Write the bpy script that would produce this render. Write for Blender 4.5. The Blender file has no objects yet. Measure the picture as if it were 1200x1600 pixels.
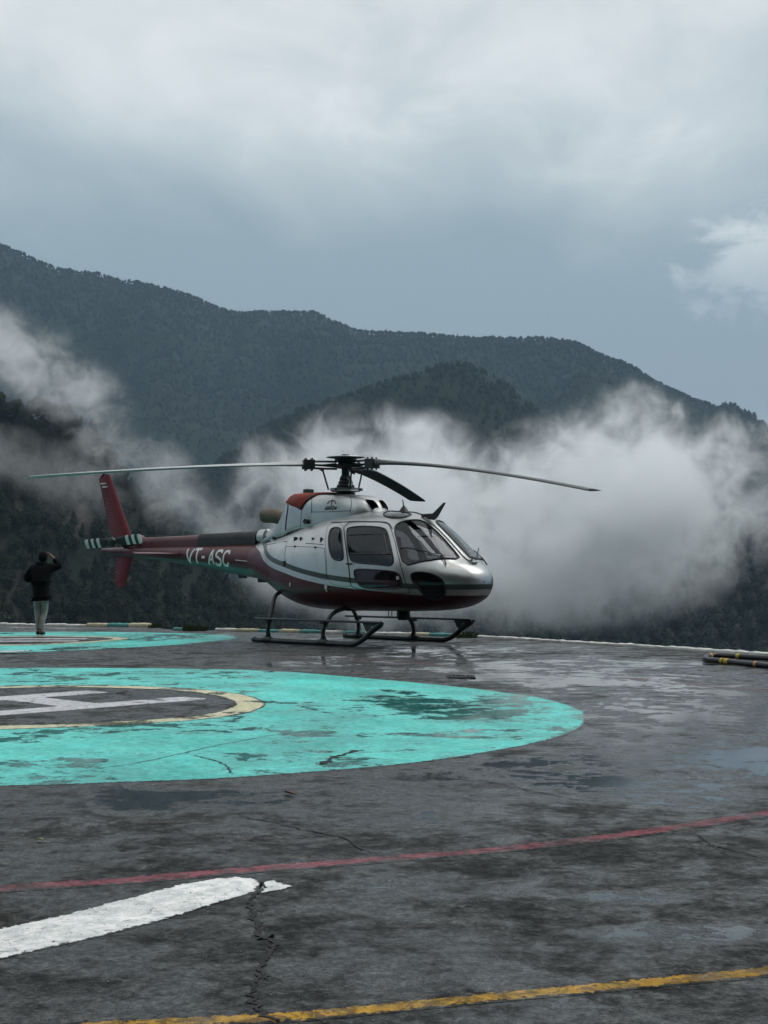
import bpy, bmesh, math, random
import numpy as np
from mathutils import Vector, Matrix, noise as mnoise

random.seed(7)
rng = np.random.default_rng(7)
scene = bpy.context.scene
COL = scene.collection
R = math.radians

# ------------------------------------------------------------------ camera
# fitted to the photograph: level camera 1.19 m above the pad, lens with a vertical shift
FPX, HORIZON, CAM_H = 2244.0, 896.6, 1.19
cam_d = bpy.data.cameras.new('camera')
cam = bpy.data.objects.new('camera', cam_d)
COL.objects.link(cam)
cam.location = (0, 0, CAM_H)
cam.rotation_euler = (R(90), 0, 0)
cam_d.sensor_fit = 'VERTICAL'
cam_d.sensor_height = 36.0
cam_d.sensor_width = 27.0
cam_d.lens = FPX / 1600.0 * 36.0
cam_d.shift_y = (HORIZON - 800.0) / 1600.0
cam_d.clip_start = 0.1
cam_d.clip_end = 20000
scene.camera = cam

# ------------------------------------------------------------------ node helpers
def sock(nt, v, s):
    if isinstance(v, bpy.types.NodeSocket):
        nt.links.new(v, s)
    else:
        s.default_value = v

def nd(nt, typ, props=None, ins=None):
    n = nt.nodes.new(typ if typ.startswith(('Geometry', 'Function')) else 'ShaderNode' + typ)
    for k, v in (props or {}).items():
        setattr(n, k, v)
    for k, v in (ins or {}).items():
        sock(nt, v, n.inputs[k])
    return n

def mth(nt, op, a, b=0.0, c=None, clamp=False):
    n = nt.nodes.new('ShaderNodeMath'); n.operation = op; n.use_clamp = clamp
    sock(nt, a, n.inputs[0]); sock(nt, b, n.inputs[1])
    if c is not None: sock(nt, c, n.inputs[2])
    return n.outputs[0]

def mixc(nt, fac, a, b, blend='MIX'):
    n = nt.nodes.new('ShaderNodeMix'); n.data_type = 'RGBA'; n.blend_type = blend
    sock(nt, fac, n.inputs[0])
    for v, i in ((a, 6), (b, 7)):
        if isinstance(v, (tuple, list)) and len(v) == 3: v = (*v, 1)
        sock(nt, v, n.inputs[i])
    return n.outputs[2]

def mixf(nt, fac, a, b):
    n = nt.nodes.new('ShaderNodeMix'); n.data_type = 'FLOAT'
    sock(nt, fac, n.inputs[0]); sock(nt, a, n.inputs[2]); sock(nt, b, n.inputs[3])
    return n.outputs[0]

def rng_map(nt, v, a, b, c=0.0, d=1.0, smooth=True):
    n = nt.nodes.new('ShaderNodeMapRange')
    n.interpolation_type = 'SMOOTHSTEP' if smooth else 'LINEAR'
    for i, x in enumerate((v, a, b, c, d)): sock(nt, x, n.inputs[i])
    return n.outputs[0]

def noise_tex(nt, vec, scale, detail=4, rough=0.5, dist=0.0, lac=2.0):
    n = nd(nt, 'TexNoise', {}, {'Vector': vec, 'Scale': scale, 'Detail': detail, 'Roughness': rough,
                               'Distortion': dist, 'Lacunarity': lac})
    return n.outputs[0]

def vscale(nt, vec, s, off=(0, 0, 0)):
    n = nd(nt, 'Mapping', {}, {'Vector': vec, 'Scale': s, 'Location': off})
    return n.outputs[0]

def new_mat(name):
    m = bpy.data.materials.new(name); m.use_nodes = True
    nt = m.node_tree
    return m, nt, nt.nodes['Principled BSDF'], nt.nodes['Material Output']

def geo_pos(nt): return nd(nt, 'NewGeometry').outputs['Position']
def obj_co(nt): return nd(nt, 'TexCoord').outputs['Object']

def bump(nt, h, strength=0.3, dist=0.01):
    return nd(nt, 'Bump', {}, {'Strength': strength, 'Distance': dist, 'Height': h}).outputs[0]

# ------------------------------------------------------------------ world, sun, exposure
SUN_EL, SUN_AZ = R(62), R(72)          # azimuth east of +Y (north)
w = bpy.data.worlds.new('World'); scene.world = w; w.use_nodes = True
nt = w.node_tree
bg = nt.nodes['Background']
sky = nd(nt, 'TexSky', {'sky_type': 'NISHITA', 'sun_disc': False, 'sun_elevation': SUN_EL,
                        'sun_rotation': SUN_AZ, 'air_density': 1.0, 'dust_density': 2.0})
gen = nd(nt, 'TexCoord').outputs['Generated']
sep = nd(nt, 'SeparateXYZ', {}, {0: gen})
elev = mth(nt, 'ARCSINE', sep.outputs[2])
azim = mth(nt, 'ARCTAN2', sep.outputs[0], sep.outputs[1])
# overcast layer: darker blue-grey rain shaft low down, pale billowing base higher up
comb = nd(nt, 'CombineXYZ', {}, {0: mth(nt, 'MULTIPLY', azim, 1.0), 1: mth(nt, 'MULTIPLY', elev, 1.7), 2: 0.37}).outputs[0]
n1 = noise_tex(nt, comb, 3.2, 6, 0.50, 0.35)
n2 = noise_tex(nt, comb, 9.0, 8, 0.55, 0.4)
lift = mth(nt, 'ADD', elev, mth(nt, 'MULTIPLY', mth(nt, 'SUBTRACT', n1, 0.5), 0.26))
lift = mth(nt, 'ADD', lift, mth(nt, 'MULTIPLY', mth(nt, 'SUBTRACT', n2, 0.5), 0.05))
hi = rng_map(nt, lift, R(12.8), R(21.5))
mid = rng_map(nt, elev, R(6.5), R(15.5))
c_low = mixc(nt, mid, (0.280, 0.345, 0.402), (0.305, 0.392, 0.420))
c_all = mixc(nt, hi, c_low, (0.80, 0.825, 0.82))
c_all = mixc(nt, mth(nt, 'MULTIPLY', mth(nt, 'MULTIPLY', rng_map(nt, n2, 0.50, 0.70), hi), 0.50), c_all, (0.98, 0.99, 0.985))
c_all = mixc(nt, mth(nt, 'MULTIPLY', mth(nt, 'MULTIPLY', rng_map(nt, n2, 0.52, 0.34), hi), 0.38), c_all, (0.52, 0.58, 0.61))
# a small cumulus above the right-hand ridge
da = mth(nt, 'MULTIPLY', mth(nt, 'SUBTRACT', azim, R(15.5)), 1.0)
de = mth(nt, 'MULTIPLY', mth(nt, 'SUBTRACT', elev, R(12.0)), 1.7)
dd = mth(nt, 'SQRT', mth(nt, 'ADD', mth(nt, 'MULTIPLY', da, da), mth(nt, 'MULTIPLY', de, de)))
n3 = noise_tex(nt, comb, 26.0, 8, 0.62, 0.3)
dd = mth(nt, 'ADD', dd, mth(nt, 'MULTIPLY', mth(nt, 'SUBTRACT', n3, 0.5), 0.20))
cum = rng_map(nt, dd, 0.075, 0.025)
c_all = mixc(nt, mth(nt, 'MULTIPLY', cum, 0.9), c_all, mixc(nt, rng_map(nt, de, -0.05, 0.04), (0.44, 0.51, 0.55), (0.76, 0.79, 0.79)))
# below the horizon: the same murk
c10 = mixc(nt, 1.0, c_all, (10, 10, 10), 'MULTIPLY')
mix_sky = mixc(nt, 0.95, sky.outputs[0], c10)
nt.links.new(mix_sky, bg.inputs[0])
bg.inputs[1].default_value = 0.1

sun_d = bpy.data.lights.new('sun', 'SUN'); sun = bpy.data.objects.new('sun', sun_d); COL.objects.link(sun)
sun_d.energy = 1.5; sun_d.angle = R(45); sun_d.color = (1.0, 0.97, 0.93)
sv = Vector((math.sin(SUN_AZ) * math.cos(SUN_EL), math.cos(SUN_AZ) * math.cos(SUN_EL), math.sin(SUN_EL)))
sun.rotation_euler = sv.to_track_quat('Z', 'Y').to_euler()
sun.location = sv * 60

vs = scene.view_settings
vs.view_transform = 'Standard'; vs.look = 'None'; vs.gamma = 1.0; vs.exposure = 0.10; vs.use_curve_mapping = False
cy = scene.cycles
cy.use_denoising = True
cy.max_bounces = 14; cy.diffuse_bounces = 3; cy.glossy_bounces = 4; cy.transmission_bounces = 6
cy.transparent_max_bounces = 16; cy.volume_bounces = 10
cy.volume_step_rate = 1.0; cy.volume_max_steps = 256
cy.caustics_reflective = False; cy.caustics_refractive = False
cy.sample_clamp_indirect = 6.0
cy.use_adaptive_sampling = True; cy.adaptive_threshold = 0.015

# ------------------------------------------------------------------ scene helpers
def tag(o, label=None, cat=None, group=None, kind=None):
    if label: o['label'] = label
    if cat: o['category'] = cat
    if group: o['group'] = group
    if kind: o['kind'] = kind
    return o

def empty(name, loc=(0, 0, 0), rz=0.0):
    o = bpy.data.objects.new(name, None); COL.objects.link(o)
    o.location = loc; o.rotation_euler = (0, 0, rz); o.empty_display_size = 0.3
    return o

def link(name, me, mat=None, parent=None, smooth=True, sharp=None):
    if mat is not None and len(me.materials) == 0:
        for m in (mat if isinstance(mat, (list, tuple)) else [mat]): me.materials.append(m)
    if smooth and len(me.polygons):
        me.polygons.foreach_set('use_smooth', np.ones(len(me.polygons), bool))
        if sharp: me.set_sharp_from_angle(angle=R(sharp))
    o = bpy.data.objects.new(name, me); COL.objects.link(o)
    if parent is not None: o.parent = parent
    return o

class MB:
    """collects geometry for one mesh"""
    def __init__(s): s.v = []; s.f = []; s.mi = []
    def add(s, vs_, fs, m=0):
        b = len(s.v); s.v += [tuple(map(float, p)) for p in vs_]
        s.f += [tuple(b + i for i in f) for f in fs]; s.mi += [m] * len(fs)
        return s
    def box(s, lo, hi, m=0, mat=None):
        p = [(x, y, z) for z in (lo[2], hi[2]) for y in (lo[1], hi[1]) for x in (lo[0], hi[0])]
        if mat is not None: p = [tuple(mat @ Vector(q)) for q in p]
        return s.add(p, [(0, 2, 3, 1), (4, 5, 7, 6), (0, 1, 5, 4), (2, 6, 7, 3), (0, 4, 6, 2), (1, 3, 7, 5)], m)
    def tube(s, pts, r, n=10, m=0, cap=True, flat=None):
        pts = [Vector(p) for p in pts]; k = len(pts)
        rs = r if isinstance(r, (list, tuple)) else [r] * k
        vs_ = []; up = None
        for i, p in enumerate(pts):
            t = (pts[min(i + 1, k - 1)] - pts[max(i - 1, 0)]).normalized()
            if up is None:
                a = Vector((0, 0, 1)) if abs(t.z) < 0.9 else Vector((1, 0, 0))
                up = (a - t * a.dot(t)).normalized()
            else:
                up = (up - t * up.dot(t)).normalized()
            sd = t.cross(up)
            fl = flat or (1, 1)
            for j in range(n):
                a = 2 * math.pi * j / n
                vs_.append(p + sd * math.cos(a) * rs[i] * fl[0] + up * math.sin(a) * rs[i] * fl[1])
        fs = [(i * n + j, i * n + (j + 1) % n, (i + 1) * n + (j + 1) % n, (i + 1) * n + j) for i in range(k - 1) for j in range(n)]
        if cap: fs += [tuple(range(n))[::-1], tuple((k - 1) * n + j for j in range(n))]
        return s.add(vs_, fs, m)
    def lathe(s, prof, n=24, m=0, org=(0, 0, 0), mat=None):
        vs_ = []
        for r, z in prof:
            for j in range(n):
                a = 2 * math.pi * j / n
                q = Vector((r * math.cos(a), r * math.sin(a), z))
                if mat is not None: q = mat @ q
                vs_.append(q + Vector(org))
        k = len(prof)
        fs = [(i * n + j, i * n + (j + 1) % n, (i + 1) * n + (j + 1) % n, (i + 1) * n + j) for i in range(k - 1) for j in range(n)]
        fs += [tuple(range(n))[::-1], tuple((k - 1) * n + j for j in range(n))]
        return s.add(vs_, fs, m)
    def prism(s, poly, fn0, fn1, m=0):
        """extrude a 2-d polygon between two mappings (u,v)->xyz"""
        n = len(poly)
        vs_ = [fn0(*p) for p in poly] + [fn1(*p) for p in poly]
        fs = [tuple(range(n))[::-1], tuple(range(n, 2 * n))] + [(i, (i + 1) % n, n + (i + 1) % n, n + i) for i in range(n)]
        return s.add(vs_, fs, m)
    def mesh(s, name='m', fix=True):
        me = bpy.data.meshes.new(name); me.from_pydata(s.v, [], s.f)
        if any(s.mi): me.polygons.foreach_set('material_index', s.mi)
        if fix:
            bm = bmesh.new(); bm.from_mesh(me); bmesh.ops.recalc_face_normals(bm, faces=bm.faces); bm.to_mesh(me); bm.free()
        me.update(); return me
    def build(s, name, mat, parent=None, smooth=True, sharp=40, bevel=None):
        o = link(name, s.mesh(name), mat, parent, smooth, sharp)
        if bevel:
            b = o.modifiers.new('bevel', 'BEVEL'); b.width = bevel; b.segments = 2; b.limit_method = 'ANGLE'; b.angle_limit = R(40)
        return o

def np_mesh(name, V, F, attrs=None):
    """V (n,3) array, F (m,4) or (m,3) array"""
    me = bpy.data.meshes.new(name)
    V = np.asarray(V, np.float32); F = np.asarray(F, np.int32); k = F.shape[1]
    me.vertices.add(len(V)); me.vertices.foreach_set('co', V.ravel())
    me.loops.add(F.size); me.loops.foreach_set('vertex_index', F.ravel())
    me.polygons.add(len(F)); me.polygons.foreach_set('loop_start', np.arange(0, F.size, k, dtype=np.int32))
    me.update(calc_edges=True); me.validate()
    for n_, a in (attrs or {}).items():
        at = me.attributes.new(n_, 'FLOAT', 'POINT'); at.data.foreach_set('value', np.asarray(a, np.float32))
    return me

def ground_px(px, py, z=0.0):
    """pixel of the photograph -> point on the pad (a pixel gives the direction, the pad the distance)"""
    d = FPX * (CAM_H - z) / (py - HORIZON)
    return ((px - 600.0) / FPX * d, d)

def smooth_closed(pts, n=64, it=2):
    """chaikin on a closed polygon, then resample"""
    p = np.array(pts, float)
    for _ in range(it):
        q = np.roll(p, -1, 0); p = np.stack([p * .75 + q * .25, p * .25 + q * .75], 1).reshape(-1, p.shape[1])
    c = np.vstack([p, p[:1]]); d = np.r_[0, np.cumsum(np.linalg.norm(np.diff(c, axis=0), axis=1))]
    t = np.linspace(0, d[-1], n, endpoint=False)
    return np.stack([np.interp(t, d, c[:, k]) for k in range(p.shape[1])], 1)

def resample(pts, n):
    c = np.array(pts, float); d = np.r_[0, np.cumsum(np.linalg.norm(np.diff(c, axis=0), axis=1))]
    t = np.linspace(0, d[-1], n); return np.stack([np.interp(t, d, c[:, k]) for k in range(c.shape[1])], 1)

def spline(pts, n=40):
    """catmull-rom through points"""
    p = [np.array(q, float) for q in pts]; p = [2 * p[0] - p[1]] + p + [2 * p[-1] - p[-2]]
    out = []
    m = len(p) - 3
    for i in range(m):
        for t in np.linspace(0, 1, max(2, n // m), endpoint=(i == m - 1)):
            a, b, c, d = p[i:i + 4]
            out.append(.5 * (2 * b + (c - a) * t + (2 * a - 5 * b + 4 * c - d) * t * t + (3 * b - a - 3 * c + d) * t ** 3))
    return out

# ------------------------------------------------------------------ materials
def simple(name, col, rough=0.5, metal=0.0, var=0.12, scale=6.0, coat=0.0, bmp=0.0, bscale=40.0, spec=0.5):
    m, nt, b, out = new_mat(name)
    co = obj_co(nt)
    n = noise_tex(nt, co, scale, 5, 0.6)
    c = mixc(nt, rng_map(nt, n, 0.3, 0.7), tuple(x * (1 - var) for x in col), tuple(min(1, x * (1 + var)) for x in col))
    sock(nt, c, b.inputs['Base Color'])
    sock(nt, rng_map(nt, n, 0.25, 0.75, rough * 0.85, min(1, rough * 1.15)), b.inputs['Roughness'])
    b.inputs['Metallic'].default_value = metal
    b.inputs['Coat Weight'].default_value = coat
    b.inputs['Coat Roughness'].default_value = 0.08
    b.inputs['Specular IOR Level'].default_value = spec
    if bmp:
        sock(nt, bump(nt, noise_tex(nt, co, bscale, 4, 0.6), bmp, 0.01), b.inputs['Normal'])
    return m

POOLS = [(-1.05, 7.60, .62, .42, .10), (.10, 14.0, .34, 1.0, .075), (2.9, 12.0, 2.8, 2.6, .055), (3.4, 17.5, 3.2, 3.2, .045), (1.5, 8.6, 1.2, .8, .055), (1.0, 4.75, .36, .14, .10), (.95, 5.28, .24, .11, .10),
         (.45, 4.6, .5, .3, .03), (.35, 5.45, .6, .22, .035), (1.55, 5.7, .5, .35, .05), (2.2, 9.3, 1.2, .6, .05), (-2.6, 7.2, 1.2, .5, .03), (-.2, 6.6, .9, .35, .03)]
def asphalt_nodes(nt):
    pos = geo_pos(nt)
    sep = nd(nt, 'SeparateXYZ', {}, {0: pos})
    big = noise_tex(nt, pos, 0.36, 8, 0.64, 0.6)
    midn = noise_tex(nt, vscale(nt, pos, (1, 1, 1), (13, 5, 0)), 2.1, 10, 0.72, 0.4)
    blot = noise_tex(nt, vscale(nt, pos, (1, 1, 1), (3, 25, 9)), 5.5, 8, 0.72, 0.5)
    fine = noise_tex(nt, pos, 48.0, 6, 0.72)
    spk = noise_tex(nt, vscale(nt, pos, (1, 1, 1), (2, 6, 11)), 15.0, 7, 0.74, 0.3)
    grit = nd(nt, 'TexVoronoi', {'feature': 'F1'}, {'Vector': pos, 'Scale': 130.0}).outputs['Distance']
    patch = noise_tex(nt, vscale(nt, pos, (1, 1, 1), (31, 17, 3)), 0.55, 6, 0.6, 0.8)
    # water stands in the shallow dips; the near strip is better drained
    lvl = mth(nt, 'ADD', mth(nt, 'ADD', mth(nt, 'MULTIPLY', big, 0.42), mth(nt, 'MULTIPLY', midn, 0.40)), mth(nt, 'MULTIPLY', blot, 0.18))
    lvl = mth(nt, 'ADD', lvl, rng_map(nt, sep.outputs[1], 5.6, 8.5, -0.018, 0.028))
    for (x, y, rx, ry, am) in POOLS:
        ex = mth(nt, 'DIVIDE', mth(nt, 'SUBTRACT', sep.outputs[0], x), rx); ey = mth(nt, 'DIVIDE', mth(nt, 'SUBTRACT', sep.outputs[1], y), ry)
        q = mth(nt, 'ADD', mth(nt, 'MULTIPLY', ex, ex), mth(nt, 'MULTIPLY', ey, ey))
        lvl = mth(nt, 'ADD', lvl, mth(nt, 'MULTIPLY', rng_map(nt, q, 1.6, 0.15), am))
    wet = rng_map(nt, lvl, 0.435, 0.575)
    pool = rng_map(nt, lvl, 0.565, 0.580)
    c = mixc(nt, rng_map(nt, midn, 0.36, 0.64), (0.019, 0.020, 0.020), (0.060, 0.062, 0.060))
    c = mixc(nt, rng_map(nt, patch, 0.46, 0.66, 0, 0.6), c, (0.036, 0.036, 0.033))
    c = mixc(nt, rng_map(nt, blot, 0.47, 0.36, 0, 0.9), c, (0.009, 0.009, 0.0095))
    c = mixc(nt, rng_map(nt, blot, 0.54, 0.68, 0, 0.6), c, (0.105, 0.105, 0.102))
    c = mixc(nt, 1.0, c, mixc(nt, rng_map(nt, fine, 0.36, 0.64), (0.22, 0.22, 0.22), (1.9, 1.9, 1.9)), 'MULTIPLY')
    c = mixc(nt, 1.0, c, mixc(nt, rng_map(nt, spk, 0.38, 0.62), (0.46, 0.46, 0.46), (1.32, 1.34, 1.32)), 'MULTIPLY')
    c = mixc(nt, mth(nt, 'MULTIPLY', rng_map(nt, grit, 0.18, 0.05), rng_map(nt, midn, 0.42, 0.6, 0, 0.5)), c, (0.19, 0.19, 0.185))
    c = mixc(nt, mth(nt, 'MULTIPLY', wet, 0.7), c, mixc(nt, 1.0, c, (0.45, 0.48, 0.52), 'MULTIPLY'))
    rough = mixf(nt, wet, rng_map(nt, fine, 0.3, 0.7, 0.6, 0.9), rng_map(nt, blot, 0.38, 0.62, 0.36, 0.13))
    rough = mixf(nt, pool, rough, 0.04)
    h = mth(nt, 'ADD', mth(nt, 'MULTIPLY', fine, 1.2), mth(nt, 'MULTIPLY', grit, -0.7))
    h = mth(nt, 'ADD', h, mth(nt, 'MULTIPLY', mth(nt, 'ADD', mth(nt, 'ADD', midn, blot), spk), 2.0))
    h = mth(nt, 'MULTIPLY', h, mixf(nt, pool, mixf(nt, wet, 1.0, 0.55), 0.012))
    spec = mth(nt, 'MULTIPLY', mixf(nt, wet, 0.17, 0.56), mixf(nt, pool, rng_map(nt, spk, 0.38, 0.62, 0.60, 1.12), 1.0))
    return dict(col=c, rough=rough, h=h, wet=wet, pool=pool, pos=pos, fine=fine, mid=midn, blot=blot, spec=spec, spk=spk)

def asphalt_mat():
    m, nt, b, out = new_mat('asphalt')
    a = asphalt_nodes(nt)
    sock(nt, a['col'], b.inputs['Base Color']); sock(nt, a['rough'], b.inputs['Roughness']); sock(nt, a['spec'], b.inputs['Specular IOR Level'])
    sock(nt, bump(nt, a['h'], 0.55, 0.006), b.inputs['Normal'])
    return m

def paint_mat(name, col, wear=0.60, var=(0.75, 1.15), chips=.30):
    """road paint laid on the asphalt: worn through where the noise says so, ragged at its edges"""
    m, nt, b, out = new_mat(name)
    a = asphalt_nodes(nt)
    pos = a['pos']
    edge = nd(nt, 'Attribute', {'attribute_name': 'edge'}).outputs['Fac']
    w1 = noise_tex(nt, vscale(nt, pos, (1, 1, 1), (3, 41, 7)), 2.3, 10, 0.72, 0.5)
    w2 = noise_tex(nt, vscale(nt, pos, (1, 1, 1), (9, 2, 5)), 30.0, 5, 0.68)
    ww = mth(nt, 'ADD', mth(nt, 'MULTIPLY', w1, 0.72), mth(nt, 'MULTIPLY', w2, 0.28))
    gone = rng_map(nt, ww, wear, wear + 0.03)
    w3 = noise_tex(nt, vscale(nt, pos, (1, 1, 1), (7, 19, 4)), 8.0, 9, 0.76, 0.8)
    gone = mth(nt, 'MAXIMUM', gone, rng_map(nt, w3, wear - 0.05, wear + 0.0, 0, 0.8))
    off = rng_map(nt, mth(nt, 'ADD', edge, mth(nt, 'MULTIPLY', mth(nt, 'SUBTRACT', w2, 0.5), 2.2)), 0.52, 0.36)
    tone = noise_tex(nt, vscale(nt, pos, (1, 1, 1), (1, 8, 2)), 0.9, 9, 0.70, 0.3)
    pc = mixc(nt, rng_map(nt, tone, 0.3, 0.7), tuple(x * var[0] for x in col), tuple(min(1, x * var[1]) for x in col))
    pc = mixc(nt, rng_map(nt, a['fine'], 0.44, 0.28, 0, chips), pc, a['col'])
    pc = mixc(nt, rng_map(nt, a['blot'], 0.44, 0.26, 0, 0.35), pc, mixc(nt, 1.0, pc, (0.4, 0.45, 0.45), 'MULTIPLY'))
    pc = mixc(nt, 1.0, pc, mixc(nt, rng_map(nt, a['spk'], 0.36, 0.64), (0.66, 0.70, 0.70), (1.10, 1.08, 1.08)), 'MULTIPLY')
    pc = mixc(nt, mth(nt, 'MULTIPLY', a['wet'], 0.15), pc, mixc(nt, 1.0, pc, (0.5, 0.55, 0.6), 'MULTIPLY'))
    c = mixc(nt, gone, pc, mixc(nt, 0.18, a['col'], col))
    c = mixc(nt, mth(nt, 'MULTIPLY', a['pool'], 0.75), c, mixc(nt, 1.0, c, (0.16, 0.2, 0.2), 'MULTIPLY'))
    c = mixc(nt, off, c, a['col'])
    sock(nt, c, b.inputs['Base Color'])
    rp = mixf(nt, a['pool'], mixf(nt, a['wet'], 0.58, 0.38), 0.06)
    sock(nt, mixf(nt, off, rp, a['rough']), b.inputs['Roughness'])
    sock(nt, mth(nt, 'MULTIPLY', a['spec'], 0.7), b.inputs['Specular IOR Level'])
    sock(nt, bump(nt, mth(nt, 'SUBTRACT', a['h'], mth(nt, 'MULTIPLY', gone, 0.6)), 0.45, 0.006), b.inputs['Normal'])
    return m

def foliage_mat(name, a, b_, scale=0.25):
    m, nt, b, out = new_mat(name)
    oi = nd(nt, 'ObjectInfo').outputs['Random']
    pos = geo_pos(nt)
    n = noise_tex(nt, pos, scale, 4, 0.6)
    f = mth(nt, 'ADD', mth(nt, 'MULTIPLY', oi, 0.6), mth(nt, 'MULTIPLY', rng_map(nt, n, 0.3, 0.7), 0.4))
    sock(nt, mixc(nt, f, a, b_), b.inputs['Base Color'])
    b.inputs['Roughness'].default_value = 0.75
    b.inputs['Specular IOR Level'].default_value = 0.2
    return m

def terrain_mat(name, green, brown, rock, rock_amt=0.62, scale=0.01):
    m, nt, b, out = new_mat(name)
    pos = geo_pos(nt)
    n = noise_tex(nt, pos, scale, 8, 0.6, 0.4)
    n2 = noise_tex(nt, vscale(nt, pos, (1, 1, 0.45), (5, 5, 5)), scale * 3.1, 9, 0.65, 0.6)
    c = mixc(nt, rng_map(nt, n, 0.35, 0.65), green, brown)
    c = mixc(nt, rng_map(nt, n2, rock_amt, rock_amt + 0.08), c, rock)
    f = noise_tex(nt, pos, scale * 30, 5, 0.6)
    c = mixc(nt, 1.0, c, mixc(nt, rng_map(nt, f, 0.3, 0.7), (0.6, 0.6, 0.6), (1.4, 1.4, 1.4)), 'MULTIPLY')
    sock(nt, c, b.inputs['Base Color']); b.inputs['Roughness'].default_value = 0.9
    b.inputs['Specular IOR Level'].default_value = 0.15
    sock(nt, bump(nt, f, 0.8, 1.0 / (scale * 30) * 0.05), b.inputs['Normal'])
    return m

M = {}
M['asphalt'] = asphalt_mat()
M['teal'] = paint_mat('teal_paint', (0.125, 0.70, 0.63), 0.65, (0.62, 1.15), .5)
M['white_paint'] = paint_mat('white_paint', (0.84, 0.84, 0.82), 0.63, (0.74, 1.1), .75)
M['lilac_white'] = paint_mat('faded_white_paint', (0.62, 0.61, 0.64), 0.60, (0.85, 1.1))
M['cream_paint'] = paint_mat('cream_paint', (0.68, 0.64, 0.42), 0.62, (0.85, 1.1))
M['red_paint'] = paint_mat('red_paint', (0.215, 0.055, 0.068), 0.545, (0.6, 1.3))
M['yellow_paint'] = paint_mat('yellow_paint', (0.47, 0.265, 0.03), 0.55, (0.6, 1.2))
M['crack'] = simple('crack_filler', (0.012, 0.012, 0.012), 0.9)
# ================================================================== the helipad
EDGE = [(-16.0, 35.6), (-8.95, 33.45), (-5.1, 32.2), (-4.75, 31.0), (-4.35, 30.42), (-2.55, 29.75), (0.2, 28.25), (1.78, 27.05),
        (4.22, 23.5), (5.65, 20.95), (9.2, 15.0), (14.5, 6.0), (17.0, -4.0), (17.0, -22.0), (-30.0, -22.0), (-30.0, 37.0)]
mb = MB(); n = len(EDGE)
top = [(x, y, 0.0) for x, y in EDGE]; low = [(x * 1.01, y * 1.005, -3.2) for x, y in EDGE]
mb.add(top + low, [tuple(range(n))[::-1]] + [(i, (i + 1) % n, n + (i + 1) % n, n + i) for i in range(n)])
pad = mb.build('helipad', M['asphalt'], smooth=False)
tag(pad, 'wet dark asphalt helipad with painted circles on a mountain ledge', kind='structure')

def jit(pts, amp, seed):
    """hand-painted edge: wander by a few centimetres"""
    out = []
    for i, p in enumerate(pts):
        q = Vector((p[0] * 2.1 + seed, p[1] * 2.1, seed * 1.7)); q2 = Vector((p[0] * 9 + seed, p[1] * 9, seed))
        dx = mnoise.noise(q) * amp + mnoise.noise(q2) * amp * .35
        dy = mnoise.noise(q + Vector((50, 0, 0))) * amp + mnoise.noise(q2 + Vector((50, 0, 0))) * amp * .35
        out.append((p[0] + dx, p[1] + dy))
    return out

def edged(name, loops, edge, z, mat, closed, parent, label, fill_last=False):
    """strips between successive loops of points; 'edge' runs 0 at the rim to 1 inside"""
    k = len(loops[0]); V = [(x, y, z) for lp in loops for x, y in lp]; A = [e for lp, e in zip(loops, edge) for _ in lp]
    bm = bmesh.new(); vs_ = [bm.verts.new(p) for p in V]; n_ = k if closed else k - 1
    for i in range(len(loops) - 1):
        for j in range(n_):
            q = (vs_[i * k + j], vs_[i * k + (j + 1) % k], vs_[(i + 1) * k + (j + 1) % k], vs_[(i + 1) * k + j])
            bm.faces.new(q)
    if fill_last:
        b0 = (len(loops) - 1) * k
        es = [bm.edges.get((vs_[b0 + j], vs_[b0 + (j + 1) % k])) for j in range(k)]
        bmesh.ops.triangle_fill(bm, use_beauty=True, edges=es)
    bm.normal_update()
    for f in bm.faces:
        if f.normal.z < 0: f.normal_flip()
    me = bpy.data.meshes.new(name); bm.to_mesh(me); bm.free()
    at = me.attributes.new('edge', 'FLOAT', 'POINT'); at.data.foreach_set('value', np.array(A, np.float32))
    o = link(name, me, mat, parent, smooth=False)
    if label: o['label'] = label
    return o

def sheet(name, pts, z, mat, amp=0.02, seed=1.0, n=None, parent=pad, label=None, rim=.035):
    p = [tuple(q) for q in (resample(list(pts) + [pts[0]], n)[:-1] if n else pts)]
    p = np.array(jit(p, amp, seed)); t = np.roll(p, -1, 0) - np.roll(p, 1, 0); t /= np.linalg.norm(t, axis=1)[:, None]; nn = np.stack([t[:, 1], -t[:, 0]], 1)
    area = np.sum(p[:, 0] * np.roll(p[:, 1], -1) - np.roll(p[:, 0], -1) * p[:, 1])
    if area < 0: nn = -nn
    return edged(name, [p + nn * rim * .5, p - nn * rim * .5], [0, 1], z, mat, True, parent, label, True)

def radial(pts_px, cx, cy, nn=180, default=None):
    """closed curve round a centre through the pixels; beyond them a circle of the mean radius"""
    th = []; rr = []
    for p in pts_px:
        x, y = ground_px(*p); th.append(math.atan2(y - cy, x - cx)); rr.append(math.hypot(x - cx, y - cy))
    o = np.argsort(th); th = np.array(th)[o]; rr = np.array(rr)[o]
    t = np.linspace(-math.pi, math.pi, nn, endpoint=False)
    th = np.r_[th - 2 * math.pi, th, th + 2 * math.pi]; rr = np.r_[rr, rr, rr]
    r = np.interp(t, th, rr)
    k = np.ones(9) / 9
    r = np.convolve(np.r_[r[-4:], r, r[:4]], k, 'valid')
    return t, r

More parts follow.
